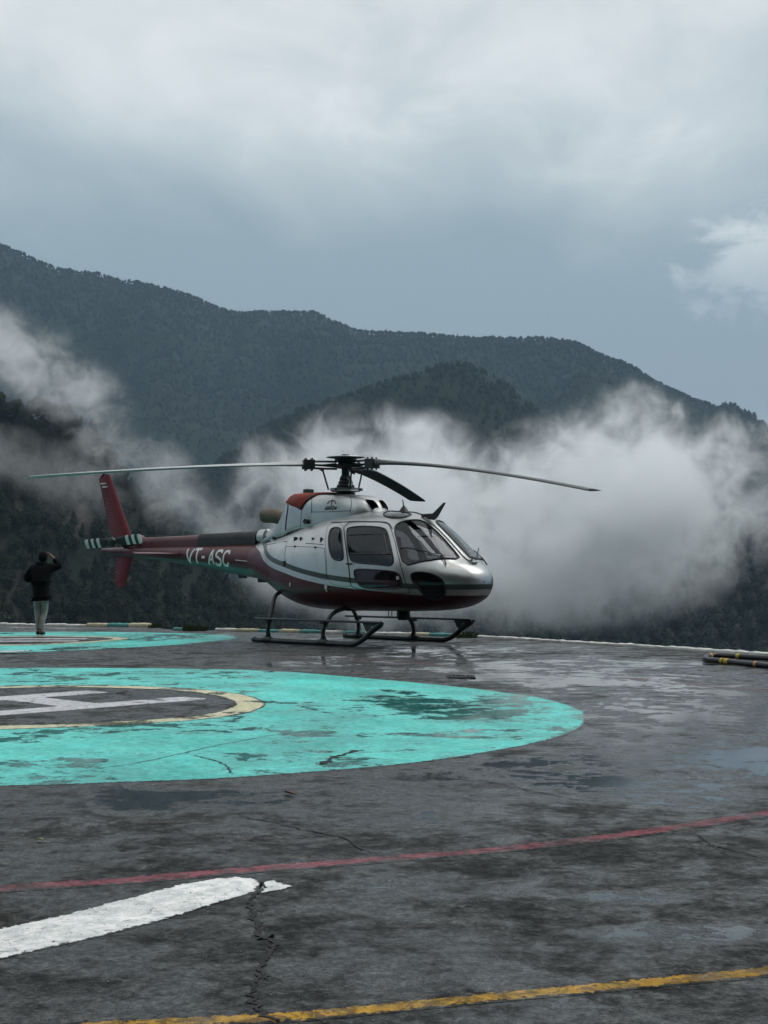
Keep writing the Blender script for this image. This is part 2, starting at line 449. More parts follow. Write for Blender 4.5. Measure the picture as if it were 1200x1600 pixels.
def ring_sheet(name, t, r_in, r_out, cx, cy, z, mat, amp, seed, parent=pad, label=None, rim=.05):
    n = len(t)
    lp = lambda r, s: jit([(cx + r[i] * math.cos(t[i]), cy + r[i] * math.sin(t[i])) for i in range(n)], amp, s)
    return edged(name, [lp(r_out + rim / 2, seed), lp(r_out - rim / 2, seed), lp(r_in + rim / 2, seed + 3), lp(r_in - rim / 2, seed + 3)], [0, 1, 1, 0], z, mat, True, parent, label)

def stripe(name, px_list, width, z, mat, amp=0.012, seed=1.0, n=90, parent=pad, label=None):
    c = np.array(spline([ground_px(*p) for p in px_list], n)); c = resample(c, n)
    t = np.gradient(c, axis=0); t /= np.linalg.norm(t, axis=1)[:, None]; nn = np.stack([-t[:, 1], t[:, 0]], 1)
    w_ = width * .62
    return edged(name, [jit(c + nn * w_, amp, seed), c, jit(c - nn * w_, amp, seed + 5)], [0, 1.15, 0], z, mat, False, parent, label)

# main circle
CX, CY = -3.30, 13.05
outer_px = [(0, 1227), (150, 1223), (300, 1217), (455, 1209), (610, 1196), (765, 1173), (868, 1153), (902, 1138), (910, 1124), (903, 1110),
            (889, 1100.7), (817, 1086.8), (713.5, 1074), (558, 1059.4), (403, 1047.5), (300, 1045), (150, 1044), (0, 1044)]
inner_px = [(410.7, 1099.3), (400, 1108), (366.7, 1117.7), (293, 1125.7), (220, 1130.5), (73, 1137), (0, 1139.7), (390, 1090), (330, 1079), (220, 1073), (110, 1071)]
t, ro = radial(outer_px, CX, CY); _, ri = radial(inner_px, CX, CY)
ring_sheet('painted_ring', t, ri - 0.02, ro, CX, CY, 0.0012, M['teal'], 0.03, 2.0, label='teal painted ring of the large landing circle')
ring_sheet('painted_border', t, ri - 0.23, ri, CX, CY, 0.0024, M['cream_paint'], 0.02, 4.0, label='cream border inside the teal ring')
# the H
u = Vector((0.70, 0.714)).normalized(); v = Vector((-u.y, u.x)); hc = Vector((-3.16, 13.42))
def hq(a0, a1, b0, b1): return [tuple(hc + u * a + v * b) for a, b in ((a0, b0), (a1, b0), (a1, b1), (a0, b1))]
hm = []
ha, hb, hl, hk = 1.20, .57, -.72, .98
poly = [(-ha, hl - .19), (ha, hl - .19), (ha, hl + .19), (.2, hl + .19), (.2, hb - .19), (hk, hb - .19), (hk, hb + .19), (-ha, hb + .19), (-ha, hb - .19), (-.2, hb - .19), (-.2, hl + .19), (-ha, hl + .19)]
sheet('letter_h', [tuple(hc + u * a + v * b) for a, b in poly], 0.0012, M['lilac_white'], 0.02, 6.0, n=120, label='white letter H in the large landing circle')
# second circle beyond
C2 = (-6.42, 25.75)
o2 = [(0, 1020), (45, 1019), (150, 1014), (250, 1009), (320, 1003), (360, 999), (375, 996), (360, 993), (330, 991), (200, 988), (100, 987), (0, 988)]
t2, r2 = radial(o2, *C2)
ring_sheet('painted_ring', t2, r2 * 0.44, r2, *C2, 0.0012, M['teal'], 0.03, 9.0, label='teal painted ring of the far landing circle')
ring_sheet('painted_border', t2, r2 * 0.40, r2 * 0.47, *C2, 0.0024, M['cream_paint'], 0.02, 11.0)
for b0 in (-.62, .25):
    sheet('letter_stroke', [(C2[0] - 1.6, C2[1] + b0), (C2[0] + 1.0, C2[1] + b0 + .15), (C2[0] + 1.0, C2[1] + b0 + .5), (C2[0] - 1.6, C2[1] + b0 + .35)],
          0.0012, M['lilac_white'], 0.02, 3.0, n=40)
stripe('painted_dash', [(-60, 1019.5), (0, 1018.2), (46, 1016.6)], 0.34, 0.0024, M['white_paint'], 0.01, 4.0, n=20)
# lines
stripe('painted_line', [(-260, 1397), (0, 1387.5), (200, 1375), (350, 1362), (500, 1350), (600, 1342), (800, 1325), (1000, 1301), (1200, 1270), (1330, 1244), (1450, 1200), (1430, 1150),
                        (1330, 1102), (1200, 1080), (1100, 1071), (950, 1056)], 0.125, 0.0012, M['red_paint'], 0.012, 3.0, n=260)
stripe('painted_line', [(420, 1026), (520, 1028), (620, 1034), (700, 1040)], 0.10, 0.0012, M['red_paint'], 0.02, 7.0, n=40)
stripe('painted_line', [(-100, 1622), (215, 1600), (350, 1593), (500, 1584), (800, 1555), (1000, 1537), (1200, 1517), (1400, 1490)], 0.088, 0.0012, M['yellow_paint'], 0.008, 5.0, n=120)
wpx = [(-120, 1482), (-60, 1466), (0, 1453), (100, 1430), (200, 1404), (290, 1381), (340, 1373), (370, 1371), (395, 1375), (407, 1381), (398, 1392), (378, 1400), (340, 1410), (250, 1436), (150, 1463), (60, 1484), (0, 1498), (-120, 1525)]
sheet('painted_dash', [ground_px(*p) for p in wpx], 0.0012, M['white_paint'], 0.010, 8.0, n=220, label='thick white dash of paint next to the red line')
sheet('paint_chip', [ground_px(*p) for p in [(411, 1380), (425, 1376), (440, 1381), (456, 1385), (440, 1389), (420, 1393), (404, 1396), (410, 1388)]], 0.0012, M['white_paint'], 0.004, 2.0, n=60, rim=.02)
# cracks
def crack(px, wmax, seed, n=60):
    random.seed(seed)
    c = resample(np.array([ground_px(*p) for p in px]), n)
    for i in range(1, n - 1):
        c[i] += np.array([mnoise.noise(Vector((i * .9, seed, k * 9.1))) for k in (0, 1)]) * wmax * .9 + np.array([mnoise.noise(Vector((i * .25, seed, 3 + k * 9.1))) for k in (0, 1)]) * wmax * 1.8
    t = np.gradient(c, axis=0); t /= np.linalg.norm(t, axis=1)[:, None]; nn = np.stack([-t[:, 1], t[:, 0]], 1)
    wd = np.array([1.5 * wmax * (0.35 + 0.85 * abs(mnoise.noise(Vector((i * .55, seed * 2.1, 1))) * 1.7)) * min(1, i / 4, (n - 1 - i) / 4) for i in range(n)]) + .0004
    a = c + nn * wd[:, None] / 2; b = c - nn * wd[:, None] / 2
    mb = MB(); mb.add([(x, y, 0.0036) for x, y in a] + [(x, y, 0.0036) for x, y in b], [(i, i + 1, n + i + 1, n + i) for i in range(n - 1)])
    mb.build('crack', M['crack'], pad, smooth=False)
crack([(405, 1380), (415, 1387), (400, 1398), (388, 1410), (392, 1425)], 0.010, 1)
crack([(392, 1425), (402, 1445), (408, 1470), (424, 1462), (428, 1480), (412, 1505), (405, 1520), (425, 1535)], 0.016, 2)
crack([(405, 1520), (396, 1545), (392, 1555), (402, 1575), (412, 1586), (440, 1600)], 0.013, 3)
crack([(370, 1275), (420, 1284), (470, 1296), (540, 1310), (560, 1325), (580, 1333)], 0.011, 4)
crack([(1090, 1305), (1110, 1320), (1150, 1330), (1200, 1345)], 0.008, 5)
crack([(500, 1196), (520, 1185), (540, 1178), (565, 1172)], 0.028, 6)
crack([(300, 1180), (340, 1190), (355, 1198), (362, 1210)], 0.010, 7)
crack([(100, 1210), (230, 1190), (340, 1165), (420, 1150), (500, 1140), (560, 1130)], 0.008, 8, 90)
crack([(620, 1210), (760, 1222), (900, 1250), (1080, 1262)], 0.012, 9)
# drain cover
dx, dy = ground_px(720, 1058)
mb = MB()
mb.box((dx - .16, dy - .20, .002), (dx + .16, dy - .17, .012)); mb.box((dx - .16, dy + .17, .002), (dx + .16, dy + .20, .012))
mb.box((dx - .16, dy - .17, .002), (dx - .13, dy + .17, .012)); mb.box((dx + .13, dy - .17, .002), (dx + .16, dy + .17, .012))
M['iron'] = simple('cast_iron', (0.02, 0.02, 0.021), 0.6, 0.6)
dr = empty('drain_cover'); tag(dr, 'dark iron drain grating set in the asphalt near the helicopter', 'drain')
mb.build('frame', M['iron'], dr, smooth=False)
for k in range(5):
    x = dx - .104 + k * .052
    MB().box((x - .014, dy - .17, .002), (x + .014, dy + .17, .010)).build('grate_bar', M['iron'], dr, smooth=False)

# grit and small stones lying on the asphalt
V = []; F = []
for i in range(2600):
    px = random.uniform(-50, 1250); py = 1600 - 340 * random.random() ** 1.6
    x, y = ground_px(px, py); s = random.uniform(.0010, .0026) * (1.9 if random.random() < .04 else 1)
    b0 = len(V); a0 = random.random() * 6
    for k in range(4): V.append((x + s * math.cos(a0 + k * 1.57) * random.uniform(.7, 1.3), y + s * math.sin(a0 + k * 1.57) * random.uniform(.7, 1.3), 0.002))
    V.append((x, y, 0.002 + s * .9)); F += [(b0 + k, b0 + (k + 1) % 4, b0 + 4) for k in range(4)]
me = np_mesh('grit', V, F)
M['grit'] = simple('grit', (0.10, 0.098, 0.095), 0.8, var=.6, scale=9)
tag(link('grit', me, M['grit'], smooth=False), 'loose grit and tiny stones scattered on the asphalt', 'grit', kind='stuff')
# a few fallen leaves
M['leaf'] = simple('leaf', (0.10, 0.11, 0.03), 0.6)
M['leaf_red'] = simple('leaf_red', (0.06, 0.02, 0.018), 0.6)
for (px, py, s, mt, lb) in ((63, 1316, .028, 'leaf', 'small green leaf lying on wet asphalt near the red line'), (454, 1243, .055, 'leaf_red', 'reddish fallen leaf at the end of the dark puddle')):
    x, y = ground_px(px, py); mb = MB()
    pr = [(0, -1), (.45, -.4), (.5, .2), (.2, .8), (0, 1.15), (-.2, .8), (-.5, .2), (-.45, -.4)]
    mb.prism(pr, lambda a, b: (x + (a * .8 - b * .6) * s, y + (a * .6 + b * .8) * s, .010 + abs(a) * s * .5), lambda a, b: (x + (a * .8 - b * .6) * s, y + (a * .6 + b * .8) * s, .013 + abs(a) * s * .5))
    o = mb.build('fallen_leaf', M[mt], smooth=False); tag(o, lb, 'leaf')

# ------------------------------------------------------------------ painted kerbs on the rim
def plaster(name, col): return simple(name, col, 0.7, 0, 0.22, 5.0, bmp=.5, bscale=22)
M['k_white'] = plaster('kerb_white', (0.52, 0.53, 0.50)); M['k_teal'] = plaster('kerb_teal', (0.06, 0.22, 0.22)); M['k_cream'] = plaster('kerb_cream', (0.42, 0.39, 0.27))
def kerb(label, pts, cols, length, hgt, wid, seed, skip=(), low=()):
    random.seed(seed)
    root = empty('edge_kerb', (pts[0][0], pts[0][1], 0)); tag(root, label, 'kerb', 'painted kerbs along the pad rim')
    P = np.array(pts); d = np.r_[0, np.cumsum(np.linalg.norm(np.diff(P, axis=0), axis=1))]
    k = int(d[-1] / length)
    for i in range(k):
        if i in skip: continue
        a = np.array([np.interp(i * length, d, P[:, j]) for j in (0, 1)]); b_ = np.array([np.interp((i + 1) * length, d, P[:, j]) for j in (0, 1)])
        h = hgt * random.uniform(.85, 1.12) * (random.uniform(.45, .8) if i in low else 1); gap = .008
        dirv = (b_ - a) / np.linalg.norm(b_ - a); ang = math.atan2(dirv[1], dirv[0]) + random.uniform(-.03, .03)
        L = np.linalg.norm(b_ - a) - gap * 2
        mb = MB(); n_ = 6; prof = [(-.5, -.05), (-.5, .62), (-.38, .9), (-.15, 1.0), (.15, 1.0), (.38, .9), (.5, .62), (.5, -.05)]
        vs_ = []
        for j in range(n_ + 1):
            x = L * j / n_; e = 1 - .10 * (j in (0, n_))
            for (py_, pz_) in prof:
                vs_.append((x, py_ * wid * e + mnoise.noise(Vector((i * 3.1 + j * .7, py_ * 3, seed))) * .012, (pz_ * h * (e if pz_ > 0 else 1)) + mnoise.noise(Vector((i * 2.3 + j * .9, pz_ * 3 + py_, seed + 5))) * .014))
        q = len(prof)
        fs = [(j * q + p, j * q + p + 1, (j + 1) * q + p + 1, (j + 1) * q + p) for j in range(n_) for p in range(q - 1)] + [tuple(range(q)), tuple(n_ * q + p for p in range(q))[::-1]]
        mb.add(vs_, fs)
        o = mb.build('kerb_block', M[cols[i % len(cols)]], root, sharp=60)
        o.location = (a[0] - pts[0][0], a[1] - pts[0][1], 0); o.rotation_euler = (0, 0, ang)
kerb('row of lumpy white kerb blocks ending in teal and cream, behind the person', [(-14.2, 34.85), (-8.9, 33.2), (-5.18, 32.0)],
     ['k_white'] * 15 + ['k_cream', 'k_teal', 'k_cream'], .525, .085, .16, 3, low=range(0, 15))
kerb('row of teal, white and cream kerb blocks behind the helicopter skids', [(-4.42, 30.22), (-2.6, 29.52), (.15, 28.05), (1.74, 26.86)],
     ['k_teal', 'k_white', 'k_white', 'k_cream', 'k_teal', 'k_cream', 'k_teal', 'k_white'], .50, .062, .13, 5, skip=(1,))
kerb('long low white kerb running past the black hose', [(1.74, 26.86), (4.17, 23.34), (5.57, 20.8), (9.05, 15.0)], ['k_white', 'k_white', 'k_white', 'k_white', 'k_white'], .62, .05, .13, 7)

# grass tufts by the kerb gap
M['grass'] = simple('grass_blade', (0.035, 0.055, 0.018), 0.8, var=.4, scale=3)
def tuft(x, y, h, n, spread, label):
    V = []; F = []
    for i in range(n):
        a = random.uniform(0, 6.28); r = spread * math.sqrt(random.random()); bx, by = x + r * math.cos(a) * 1.6, y + r * math.sin(a)
        hh = h * random.uniform(.5, 1.1); ln = random.uniform(-.5, .5) * hh; ly = random.uniform(-.3, .3) * hh; wv = random.uniform(.006, .012)
        b0 = len(V)
        V += [(bx - wv, by, 0), (bx + wv, by, 0), (bx + ln * .4 + wv * .7, by + ly * .4, hh * .6), (bx + ln * .4 - wv * .7, by + ly * .4, hh * .6), (bx + ln, by + ly, hh), (bx + ln + .002, by + ly, hh)]
        F += [(b0, b0 + 1, b0 + 2, b0 + 3), (b0 + 3, b0 + 2, b0 + 5, b0 + 4)]
    o = link('grass_tuft', np_mesh('grass', V, F), M['grass'], smooth=False)
    tag(o, label, 'grass')
random.seed(11)
tuft(-3.95, 29.95, .13, 260, .16, 'grass tuft filling the break in the kerb behind the helicopter tail')
tuft(-5.05, 31.75, .10, 90, .10, 'small grass tuft at the end of the white kerb row')
tuft(1.55, 26.75, .12, 120, .14, 'grass tuft at the rim beneath the helicopter nose')

# black hose folded back on itself
hose = empty('rubber_hose', (*ground_px(1100, 1033), 0)); tag(hose, 'folded black rubber hose with yellow tape bands lying by the white kerb', 'hose')
hx, hy = hose.location.x, hose.location.y
def hp_(px, py, z=.040):
    x, y = ground_px(px, py, z); return (x - hx, y - hy, z)
hpts = [hp_(1330, 1037), hp_(1260, 1032), hp_(1200, 1028.5), hp_(1150, 1025.5), hp_(1118, 1024.2), hp_(1106, 1025.5), hp_(1102, 1028.5), hp_(1110, 1031), hp_(1135, 1033.5), hp_(1170, 1037), hp_(1200, 1040), hp_(1330, 1055)]
hs = [tuple(p) for p in spline(hpts, 120)]
M['rubber'] = simple('black_rubber', (0.012, 0.012, 0.013), 0.35, var=.3)
M['tape_y'] = simple('yellow_tape', (0.45, 0.33, 0.03), 0.5); M['tape_o'] = simple('orange_tape', (0.55, 0.25, 0.10), 0.5)
MB().tube(hs, .038, 12).build('hose_body', M['rubber'], hose)
HS = np.array(hs)
for px, py, w_, mt in ((1121, 1025, .04, 'tape_y'), (1147, 1026, .06, 'tape_y'), (1129, 1033, .05, 'tape_y'), (1133, 1033.4, .05, 'tape_y'), (1137, 1033.8, .05, 'tape_y'), (1181, 1038, .05, 'tape_o'), (1108, 1025, .08, 'tape_o')):
    q = np.array(hp_(px, py)); i = int(np.argmin(np.linalg.norm(HS - q, axis=1)))
    i = min(max(i, 2), len(HS) - 3)
    tv = HS[i + 1] - HS[i - 1]; tv /= np.linalg.norm(tv)
    MB().tube([tuple(HS[i] - tv * w_ / 2), tuple(HS[i] - tv * w_ / 4), tuple(HS[i] + tv * w_ / 4), tuple(HS[i] + tv * w_ / 2)], .0425, 12).build('tape_band', M[mt], hose)

# ================================================================== mountains
M['forest_floor'] = terrain_mat('forest_floor', (0.008, 0.013, 0.008), (0.012, 0.016, 0.010), (0.024, 0.024, 0.021), 0.70, 0.004)
M['cliff'] = terrain_mat('cliff_ground', (0.010, 0.016, 0.010), (0.018, 0.019, 0.012), (0.046, 0.040, 0.036), 0.565, 0.016)
M['tree_far'] = foliage_mat('far_foliage', (0.009, 0.015, 0.010), (0.016, 0.023, 0.013), 0.004)
M['tree_near'] = foliage_mat('slope_foliage', (0.010, 0.019, 0.009), (0.034, 0.040, 0.017), 0.03)
M['bark'] = simple('bark', (0.05, 0.042, 0.035), 0.9)

def fbm(x, y, z, sc, o=5): return mnoise.fractal(Vector((x * sc, y * sc, z)), 1.0, 2.0, o, noise_basis='PERLIN_ORIGINAL')

def ridge(name, crest_px, dist, front, back, base, nu, nv, amp, gully, mat, label, seed, px_rng, concave=1.15, rag=1.5):
    """a hill whose crest passes through the given directions at its own distance; real slopes before and behind it"""
    cp = np.array(crest_px, float)
    us = np.linspace(px_rng[0], px_rng[1], nu)
    G = np.zeros((nv + nv // 2, nu, 3))
    for i, px in enumerate(us):
        D = dist(px) if callable(dist) else dist
        py = np.interp(px, cp[:, 0], cp[:, 1]) + rag * (mnoise.noise(Vector((px * .05, seed, 0))) + .6 * mnoise.noise(Vector((px * .15, seed, 4))))
        X = (px - 600) / FPX * D; zc = CAM_H + (HORIZON - py) * D / FPX
        for j in range(nv):                       # front, crest first
            s = j / (nv - 1)
            Y = D - front * s
            g = s ** concave
            zz = zc + (base - zc) * g
            rdg = fbm(X * 1.0, Y * .35, seed, gully, 4)
            zz += (abs(rdg) * -2.0 + .55) * amp * min(1, s * 3.0) * (1 - .5 * s) + fbm(X, Y, seed + 7, gully * 4, 4) * amp * .25 * min(1, s * 6)
            G[nv - 1 - j, i] = (X, Y, zz)
        for j in range(nv // 2):
            s = (j + 1) / (nv // 2)
            G[nv + j, i] = (X * (1 + s * .1), D + back * s, zc + (base - zc) * s ** 1.1 - amp * .3 * min(1, s * 4))
    V = G.reshape(-1, 3); r, c = G.shape[:2]
    idx = np.arange(r * c).reshape(r, c)
    F = np.stack([idx[:-1, :-1], idx[:-1, 1:], idx[1:, 1:], idx[1:, :-1]], -1).reshape(-1, 4)
    o = link(name, np_mesh(name, V, F), mat)
    tag(o, label, kind='structure')
    return G[:nv]

FAR = [(-900, 160), (-500, 240), (-250, 300), (0, 383), (45, 405), (95, 426), (150, 430), (180, 440), (240, 449), (300, 466), (350, 488), (380, 492), (440, 492), (490, 491), (530, 508), (560, 521),
       (640, 526), (700, 530), (780, 534), (810, 534), (850, 531), (900, 540), (930, 556), (960, 566), (1010, 594), (1050, 612), (1100, 634), (1150, 662), (1200, 691), (1300, 740), (1500, 800), (1800, 850), (2300, 880)]
MIDH = [(-200, 900), (200, 800), (330, 735), (380, 697), (430, 664), (520, 630), (600, 602), (660, 585), (700, 574), (735, 577), (765, 588), (800, 612), (850, 658), (900, 712), (1000, 790), (1200, 860), (1500, 910)]
SPUR = [(-900, 430), (-500, 500), (-200, 575), (-60, 632), (0, 650), (60, 652), (110, 668), (150, 694), (185, 740), (230, 790), (270, 815), (310, 856), (345, 905), (400, 965), (460, 1010), (560, 1060), (800, 1100)]
LOW = [(200, 990), (330, 960), (450, 900), (560, 880), (700, 872), (800, 868), (900, 885), (1000, 880), (1060, 862), (1100, 850), (1160, 846), (1250, 820), (1500, 740), (1900, 640), (2400, 560)]
G_far = ridge('far_mountain_ridge', FAR, lambda p: 2700 + 130 * math.sin(p * .004), 1500, 700, -260, 300, 80, 95, .0026, M['forest_floor'], 'forested mountain ridge forming the skyline', 1.3, (-800, 2200))
G_mid = ridge('wooded_foothill', MIDH, 1500, 620, 500, -230, 120, 50, 26, .0045, M['forest_floor'], 'rounded wooded hill in front of the long ridge', 4.7, (-100, 1450))
G_spur = ridge('cliff_slope', SPUR, lambda p: 470 + .05 * p, 200, 220, -90, 150, 90, 13, .014, M['cliff'], 'steep dark rocky slope behind the person', 8.1, (-850, 760), 0.9, 12)
G_low = ridge('valley_hillside', LOW, 760, 330, 240, -120, 120, 40, 14, .008, M['forest_floor'], 'dark wooded valley side below the mist', 6.2, (220, 2300))

# added slope, unseen behind the camera, to cut the light from that side
BACK = [(-2400, 120), (-1200, 190), (-500, 260), (0, 300), (600, 280), (1400, 200), (2400, 130)]
V = []; nx_, ny_ = 60, 26
for j in range(ny_):
    s = j / (ny_ - 1); y = -26 - 560 * s
    for i in range(nx_):
        x = -1500 + 3000 * i / (nx_ - 1); zc = np.interp(x, [b_[0] for b_ in BACK], [b_[1] for b_ in BACK]) * 1.75
        V.append((x, y - abs(x) * .05, -6 + zc * min(1, s * 1.15) ** .85 + fbm(x, y, 3, .006) * 22 * min(1, s * 4)))
idx = np.arange(nx_ * ny_).reshape(ny_, nx_); F = np.stack([idx[:-1, :-1], idx[:-1, 1:], idx[1:, 1:], idx[1:, :-1]], -1).reshape(-1, 4)
tag(link('shading_slope', np_mesh('shading_slope', V, F), M['forest_floor']), 'wooded slope added out of view behind the camera to darken that side', kind='structure')
# the valley floor under everything
ys = np.r_[np.linspace(-700, 45, 10), np.linspace(70, 700, 16), np.linspace(800, 3900, 14)]; xs = np.r_[np.linspace(-3600, -300, 12), np.linspace(-240, 240, 17), np.linspace(300, 3600, 12)]
V = []
for y in ys:
    for x in xs:
        d = max(0, math.hypot(x, y - 8) - 34)
        V.append((x, y, -3.3 - min(1, (d / 420)) ** .8 * 285 + (fbm(x, y, 2, .006) * 12 if d > 30 else 0)))
r, c = len(ys), len(xs); idx = np.arange(r * c).reshape(r, c)
F = np.stack([idx[:-1, :-1], idx[:-1, 1:], idx[1:, 1:], idx[1:, :-1]], -1).reshape(-1, 4)
tag(link('ground', np_mesh('ground', V, F), M['forest_floor']), 'valley ground falling away below the pad', kind='structure')

# ------------------------------------------------------------------ trees
def crown_mesh(seed, kind, n_leaf, with_core=True):
    """unit-height crown: a lumpy dark core and a shell of small leaf clumps, gaps between them"""
    rg = random.Random(seed); V = []; F = []
    def rad(z, a):
        if kind == 'conifer':
            return (0.30 * (1 - z) ** .8 + .02) * (0.75 + .35 * (0.5 + .5 * math.sin(z * 38 + a)))
        k = 1 - ((z - .62) / .40) ** 2
        return .40 * math.sqrt(max(k, 0.01)) * (0.85 + .3 * mnoise.noise(Vector((math.cos(a) * 1.3, math.sin(a) * 1.3, z * 3 + seed))))
    z0 = .12 if kind == 'conifer' else .24
    if with_core:
        nz, na = 7, 8; b0 = 0
        for i in range(nz):
            z = z0 + (1 - z0) * i / (nz - 1)
            for j in range(na):
                a = j / na * 6.283 + i * .4; r = rad(min(z, .985), a) * .72
                V.append((r * math.cos(a), r * math.sin(a), z * .97))
        F += [(i * na + j, i * na + (j + 1) % na, (i + 1) * na + (j + 1) % na, (i + 1) * na + j) for i in range(nz - 1) for j in range(na)]
    for i in range(n_leaf):
        z = z0 + (1 - z0) * rg.random() ** (1.35 if kind == 'conifer' else .9); a = rg.uniform(0, 6.283)
        r = rad(min(z, .985), a) * rg.uniform(.70, 1.12)
        p = Vector((r * math.cos(a), r * math.sin(a), z + rg.uniform(-.02, .02))); s = rg.uniform(.035, .085)
        ax = Vector((rg.gauss(0, 1), rg.gauss(0, 1), rg.gauss(0, .6))).normalized(); bx = ax.cross(Vector((rg.gauss(0, 1), rg.gauss(0, 1), rg.gauss(0, 1)))).normalized()
        b0 = len(V); V += [tuple(p + ax * s), tuple(p + bx * s * .7), tuple(p - ax * s), tuple(p - bx * s * .7)]; F.append((b0, b0 + 1, b0 + 2, b0 + 3))
    return V, F

protos = {}
def proto_coll(name, kinds, mat, n_leaf):
    col = bpy.data.collections.new(name)
    for k, (kd, sd) in enumerate(kinds):
        V, F = crown_mesh(sd, kd, n_leaf)
        b0 = len(V); V = V + [(.02 * math.cos(a), .02 * math.sin(a), z) for z in (-.08, .5) for a in (0, 2.1, 4.2)]
        F = F + [(b0, b0 + 1, b0 + 4, b0 + 3), (b0 + 1, b0 + 2, b0 + 5, b0 + 4), (b0 + 2, b0, b0 + 3, b0 + 5)]
        me = np_mesh(name, V, F); me.materials.append(mat)
        o = bpy.data.objects.new('tree_shape', me); col.objects.link(o)
    return col
PC_far = proto_coll('far_trees', [('broad', 1), ('broad', 2), ('conifer', 3), ('broad', 4)], M['tree_far'], 70)
PC_near = proto_coll('near_trees', [('broad', 11), ('conifer', 12), ('broad', 13), ('broad', 14), ('conifer', 15)], M['tree_near'], 260)

def scatter(name, G, count, smin, smax, coll, label, vmin=0.0, vmax=1.0, clump=0.0, bias=1.0, crest=0, crest_s=1.0):
    """one forest: a point cloud on the slope with a tree on each point"""
    r, c = G.shape[:2]; P = []; S = []
    rg = np.random.default_rng(abs(hash(label)) % 1000 if False else len(label) * 13 + count)
    tries = 0
    while len(P) < count and tries < count * 6:
        tries += 1
        v_ = 1 - (vmin + (vmax - vmin) * rg.random() ** bias); u_ = rg.random()
        a, b_ = v_ * (r - 1.001), u_ * (c - 1.001); i, j = int(a), int(b_); fa, fb = a - i, b_ - j
        p = (G[i, j] * (1 - fa) * (1 - fb) + G[i + 1, j] * fa * (1 - fb) + G[i, j + 1] * (1 - fa) * fb + G[i + 1, j + 1] * fa * fb)
        if clump and mnoise.noise(Vector(p) * clump) < rg.uniform(-.5, .35): continue
        P.append(p); S.append(rg.uniform(smin, smax) * (1.0 + .25 * mnoise.noise(Vector(p) * .004)))
    for k in range(crest):
        u_ = rg.random() * (c - 1.001); j = int(u_); fb = u_ - j
        p = G[r - 1, j] * (1 - fb) + G[r - 1, j + 1] * fb
        P.append(p + np.array([0, rg.uniform(-8, 2), -1.0])); S.append(rg.uniform(smin, smax) * crest_s * (.7 + .6 * abs(mnoise.noise(Vector(p) * .02))))
    P = np.array(P)
    me = bpy.data.meshes.new(name); me.vertices.add(len(P)); me.vertices.foreach_set('co', P.astype(np.float32).ravel())
    at = me.attributes.new('tscale', 'FLOAT', 'POINT'); at.data.foreach_set('value', np.array(S, np.float32))
    o = bpy.data.objects.new(name, me); COL.objects.link(o)
    ng = bpy.data.node_groups.new('scatter', 'GeometryNodeTree')
    ng.interface.new_socket('Geometry', in_out='INPUT', socket_type='NodeSocketGeometry'); ng.interface.new_socket('Geometry', in_out='OUTPUT', socket_type='NodeSocketGeometry')
    gi = ng.nodes.new('NodeGroupInput'); go = ng.nodes.new('NodeGroupOutput')
    ip = ng.nodes.new('GeometryNodeInstanceOnPoints'); ci = ng.nodes.new('GeometryNodeCollectionInfo')
    ci.inputs['Collection'].default_value = coll; ci.inputs['Separate Children'].default_value = True; ci.inputs['Reset Children'].default_value = True
    ip.inputs['Pick Instance'].default_value = True
    na = ng.nodes.new('GeometryNodeInputNamedAttribute'); na.data_type = 'FLOAT'; na.inputs['Name'].default_value = 'tscale'
    rv = ng.nodes.new('FunctionNodeRandomValue'); rv.data_type = 'FLOAT_VECTOR'
    rv.inputs[0].default_value = (-.06, -.06, 0); rv.inputs[1].default_value = (.06, .06, 6.283)
    ri_ = ng.nodes.new('FunctionNodeRandomValue'); ri_.data_type = 'INT'; ri_.inputs[4].default_value = 0; ri_.inputs[5].default_value = 9
    L = ng.links.new
    L(gi.outputs[0], ip.inputs['Points']); L(ci.outputs[0], ip.inputs['Instance']); L(ri_.outputs[2], ip.inputs['Instance Index'])
    L(rv.outputs[0], ip.inputs['Rotation']); L(na.outputs[0], ip.inputs['Scale']); L(ip.outputs[0], go.inputs[0])
    md = o.modifiers.new('scatter', 'NODES'); md.node_group = ng
    tag(o, label, 'forest', kind='stuff')
    return o
scatter('forest', G_far, 60000, 4.5, 10, PC_far, 'dense forest covering the far mountain ridge', 0, .80, crest=2200, crest_s=1.0)
scatter('forest', G_mid, 11000, 5.5, 10, PC_far, 'dense forest covering the rounded foothill', 0, .7, crest=260, crest_s=.9)
scatter('forest', G_low, 6500, 6, 11, PC_far, 'dark woodland on the valley side under the mist', 0, .8, crest=120)
scatter('scrub', G_spur, 7500, 2.2, 5.5, PC_near, 'scrub and small trees clinging to the dark rocky slope', 0, .85, clump=.02, bias=1.2, crest=420, crest_s=1.15)
# ================================================================== the helicopter
# local frame: x to the nose, y to port, z up, origin on the ground under the rotor mast
HX, HY, HYAW = -0.669, 25.0, R(-44.85)
heli = empty('helicopter', (HX, HY, 0), HYAW)
tag(heli, 'silver and maroon light helicopter on skids standing on the helipad', 'helicopter')
HM = Matrix.Translation((HX, HY, 0)) @ Matrix.Rotation(HYAW, 4, 'Z'); HI = HM.inverted()
CAMP = np.array(HI @ Vector((0, 0, CAM_H)))
def ray(px, py):
    d = HI.to_3x3() @ Vector(((px - 600) / FPX, 1.0, (HORIZON - py) / FPX)); return np.array(d)
def on_plane(px, py, y):
    """where the photo direction meets the fuselage plane y = const -> (x, z)"""
    d = ray(px, py); t = (y - CAMP[1]) / d[1]; p = CAMP + d * t; return p[0], p[2]

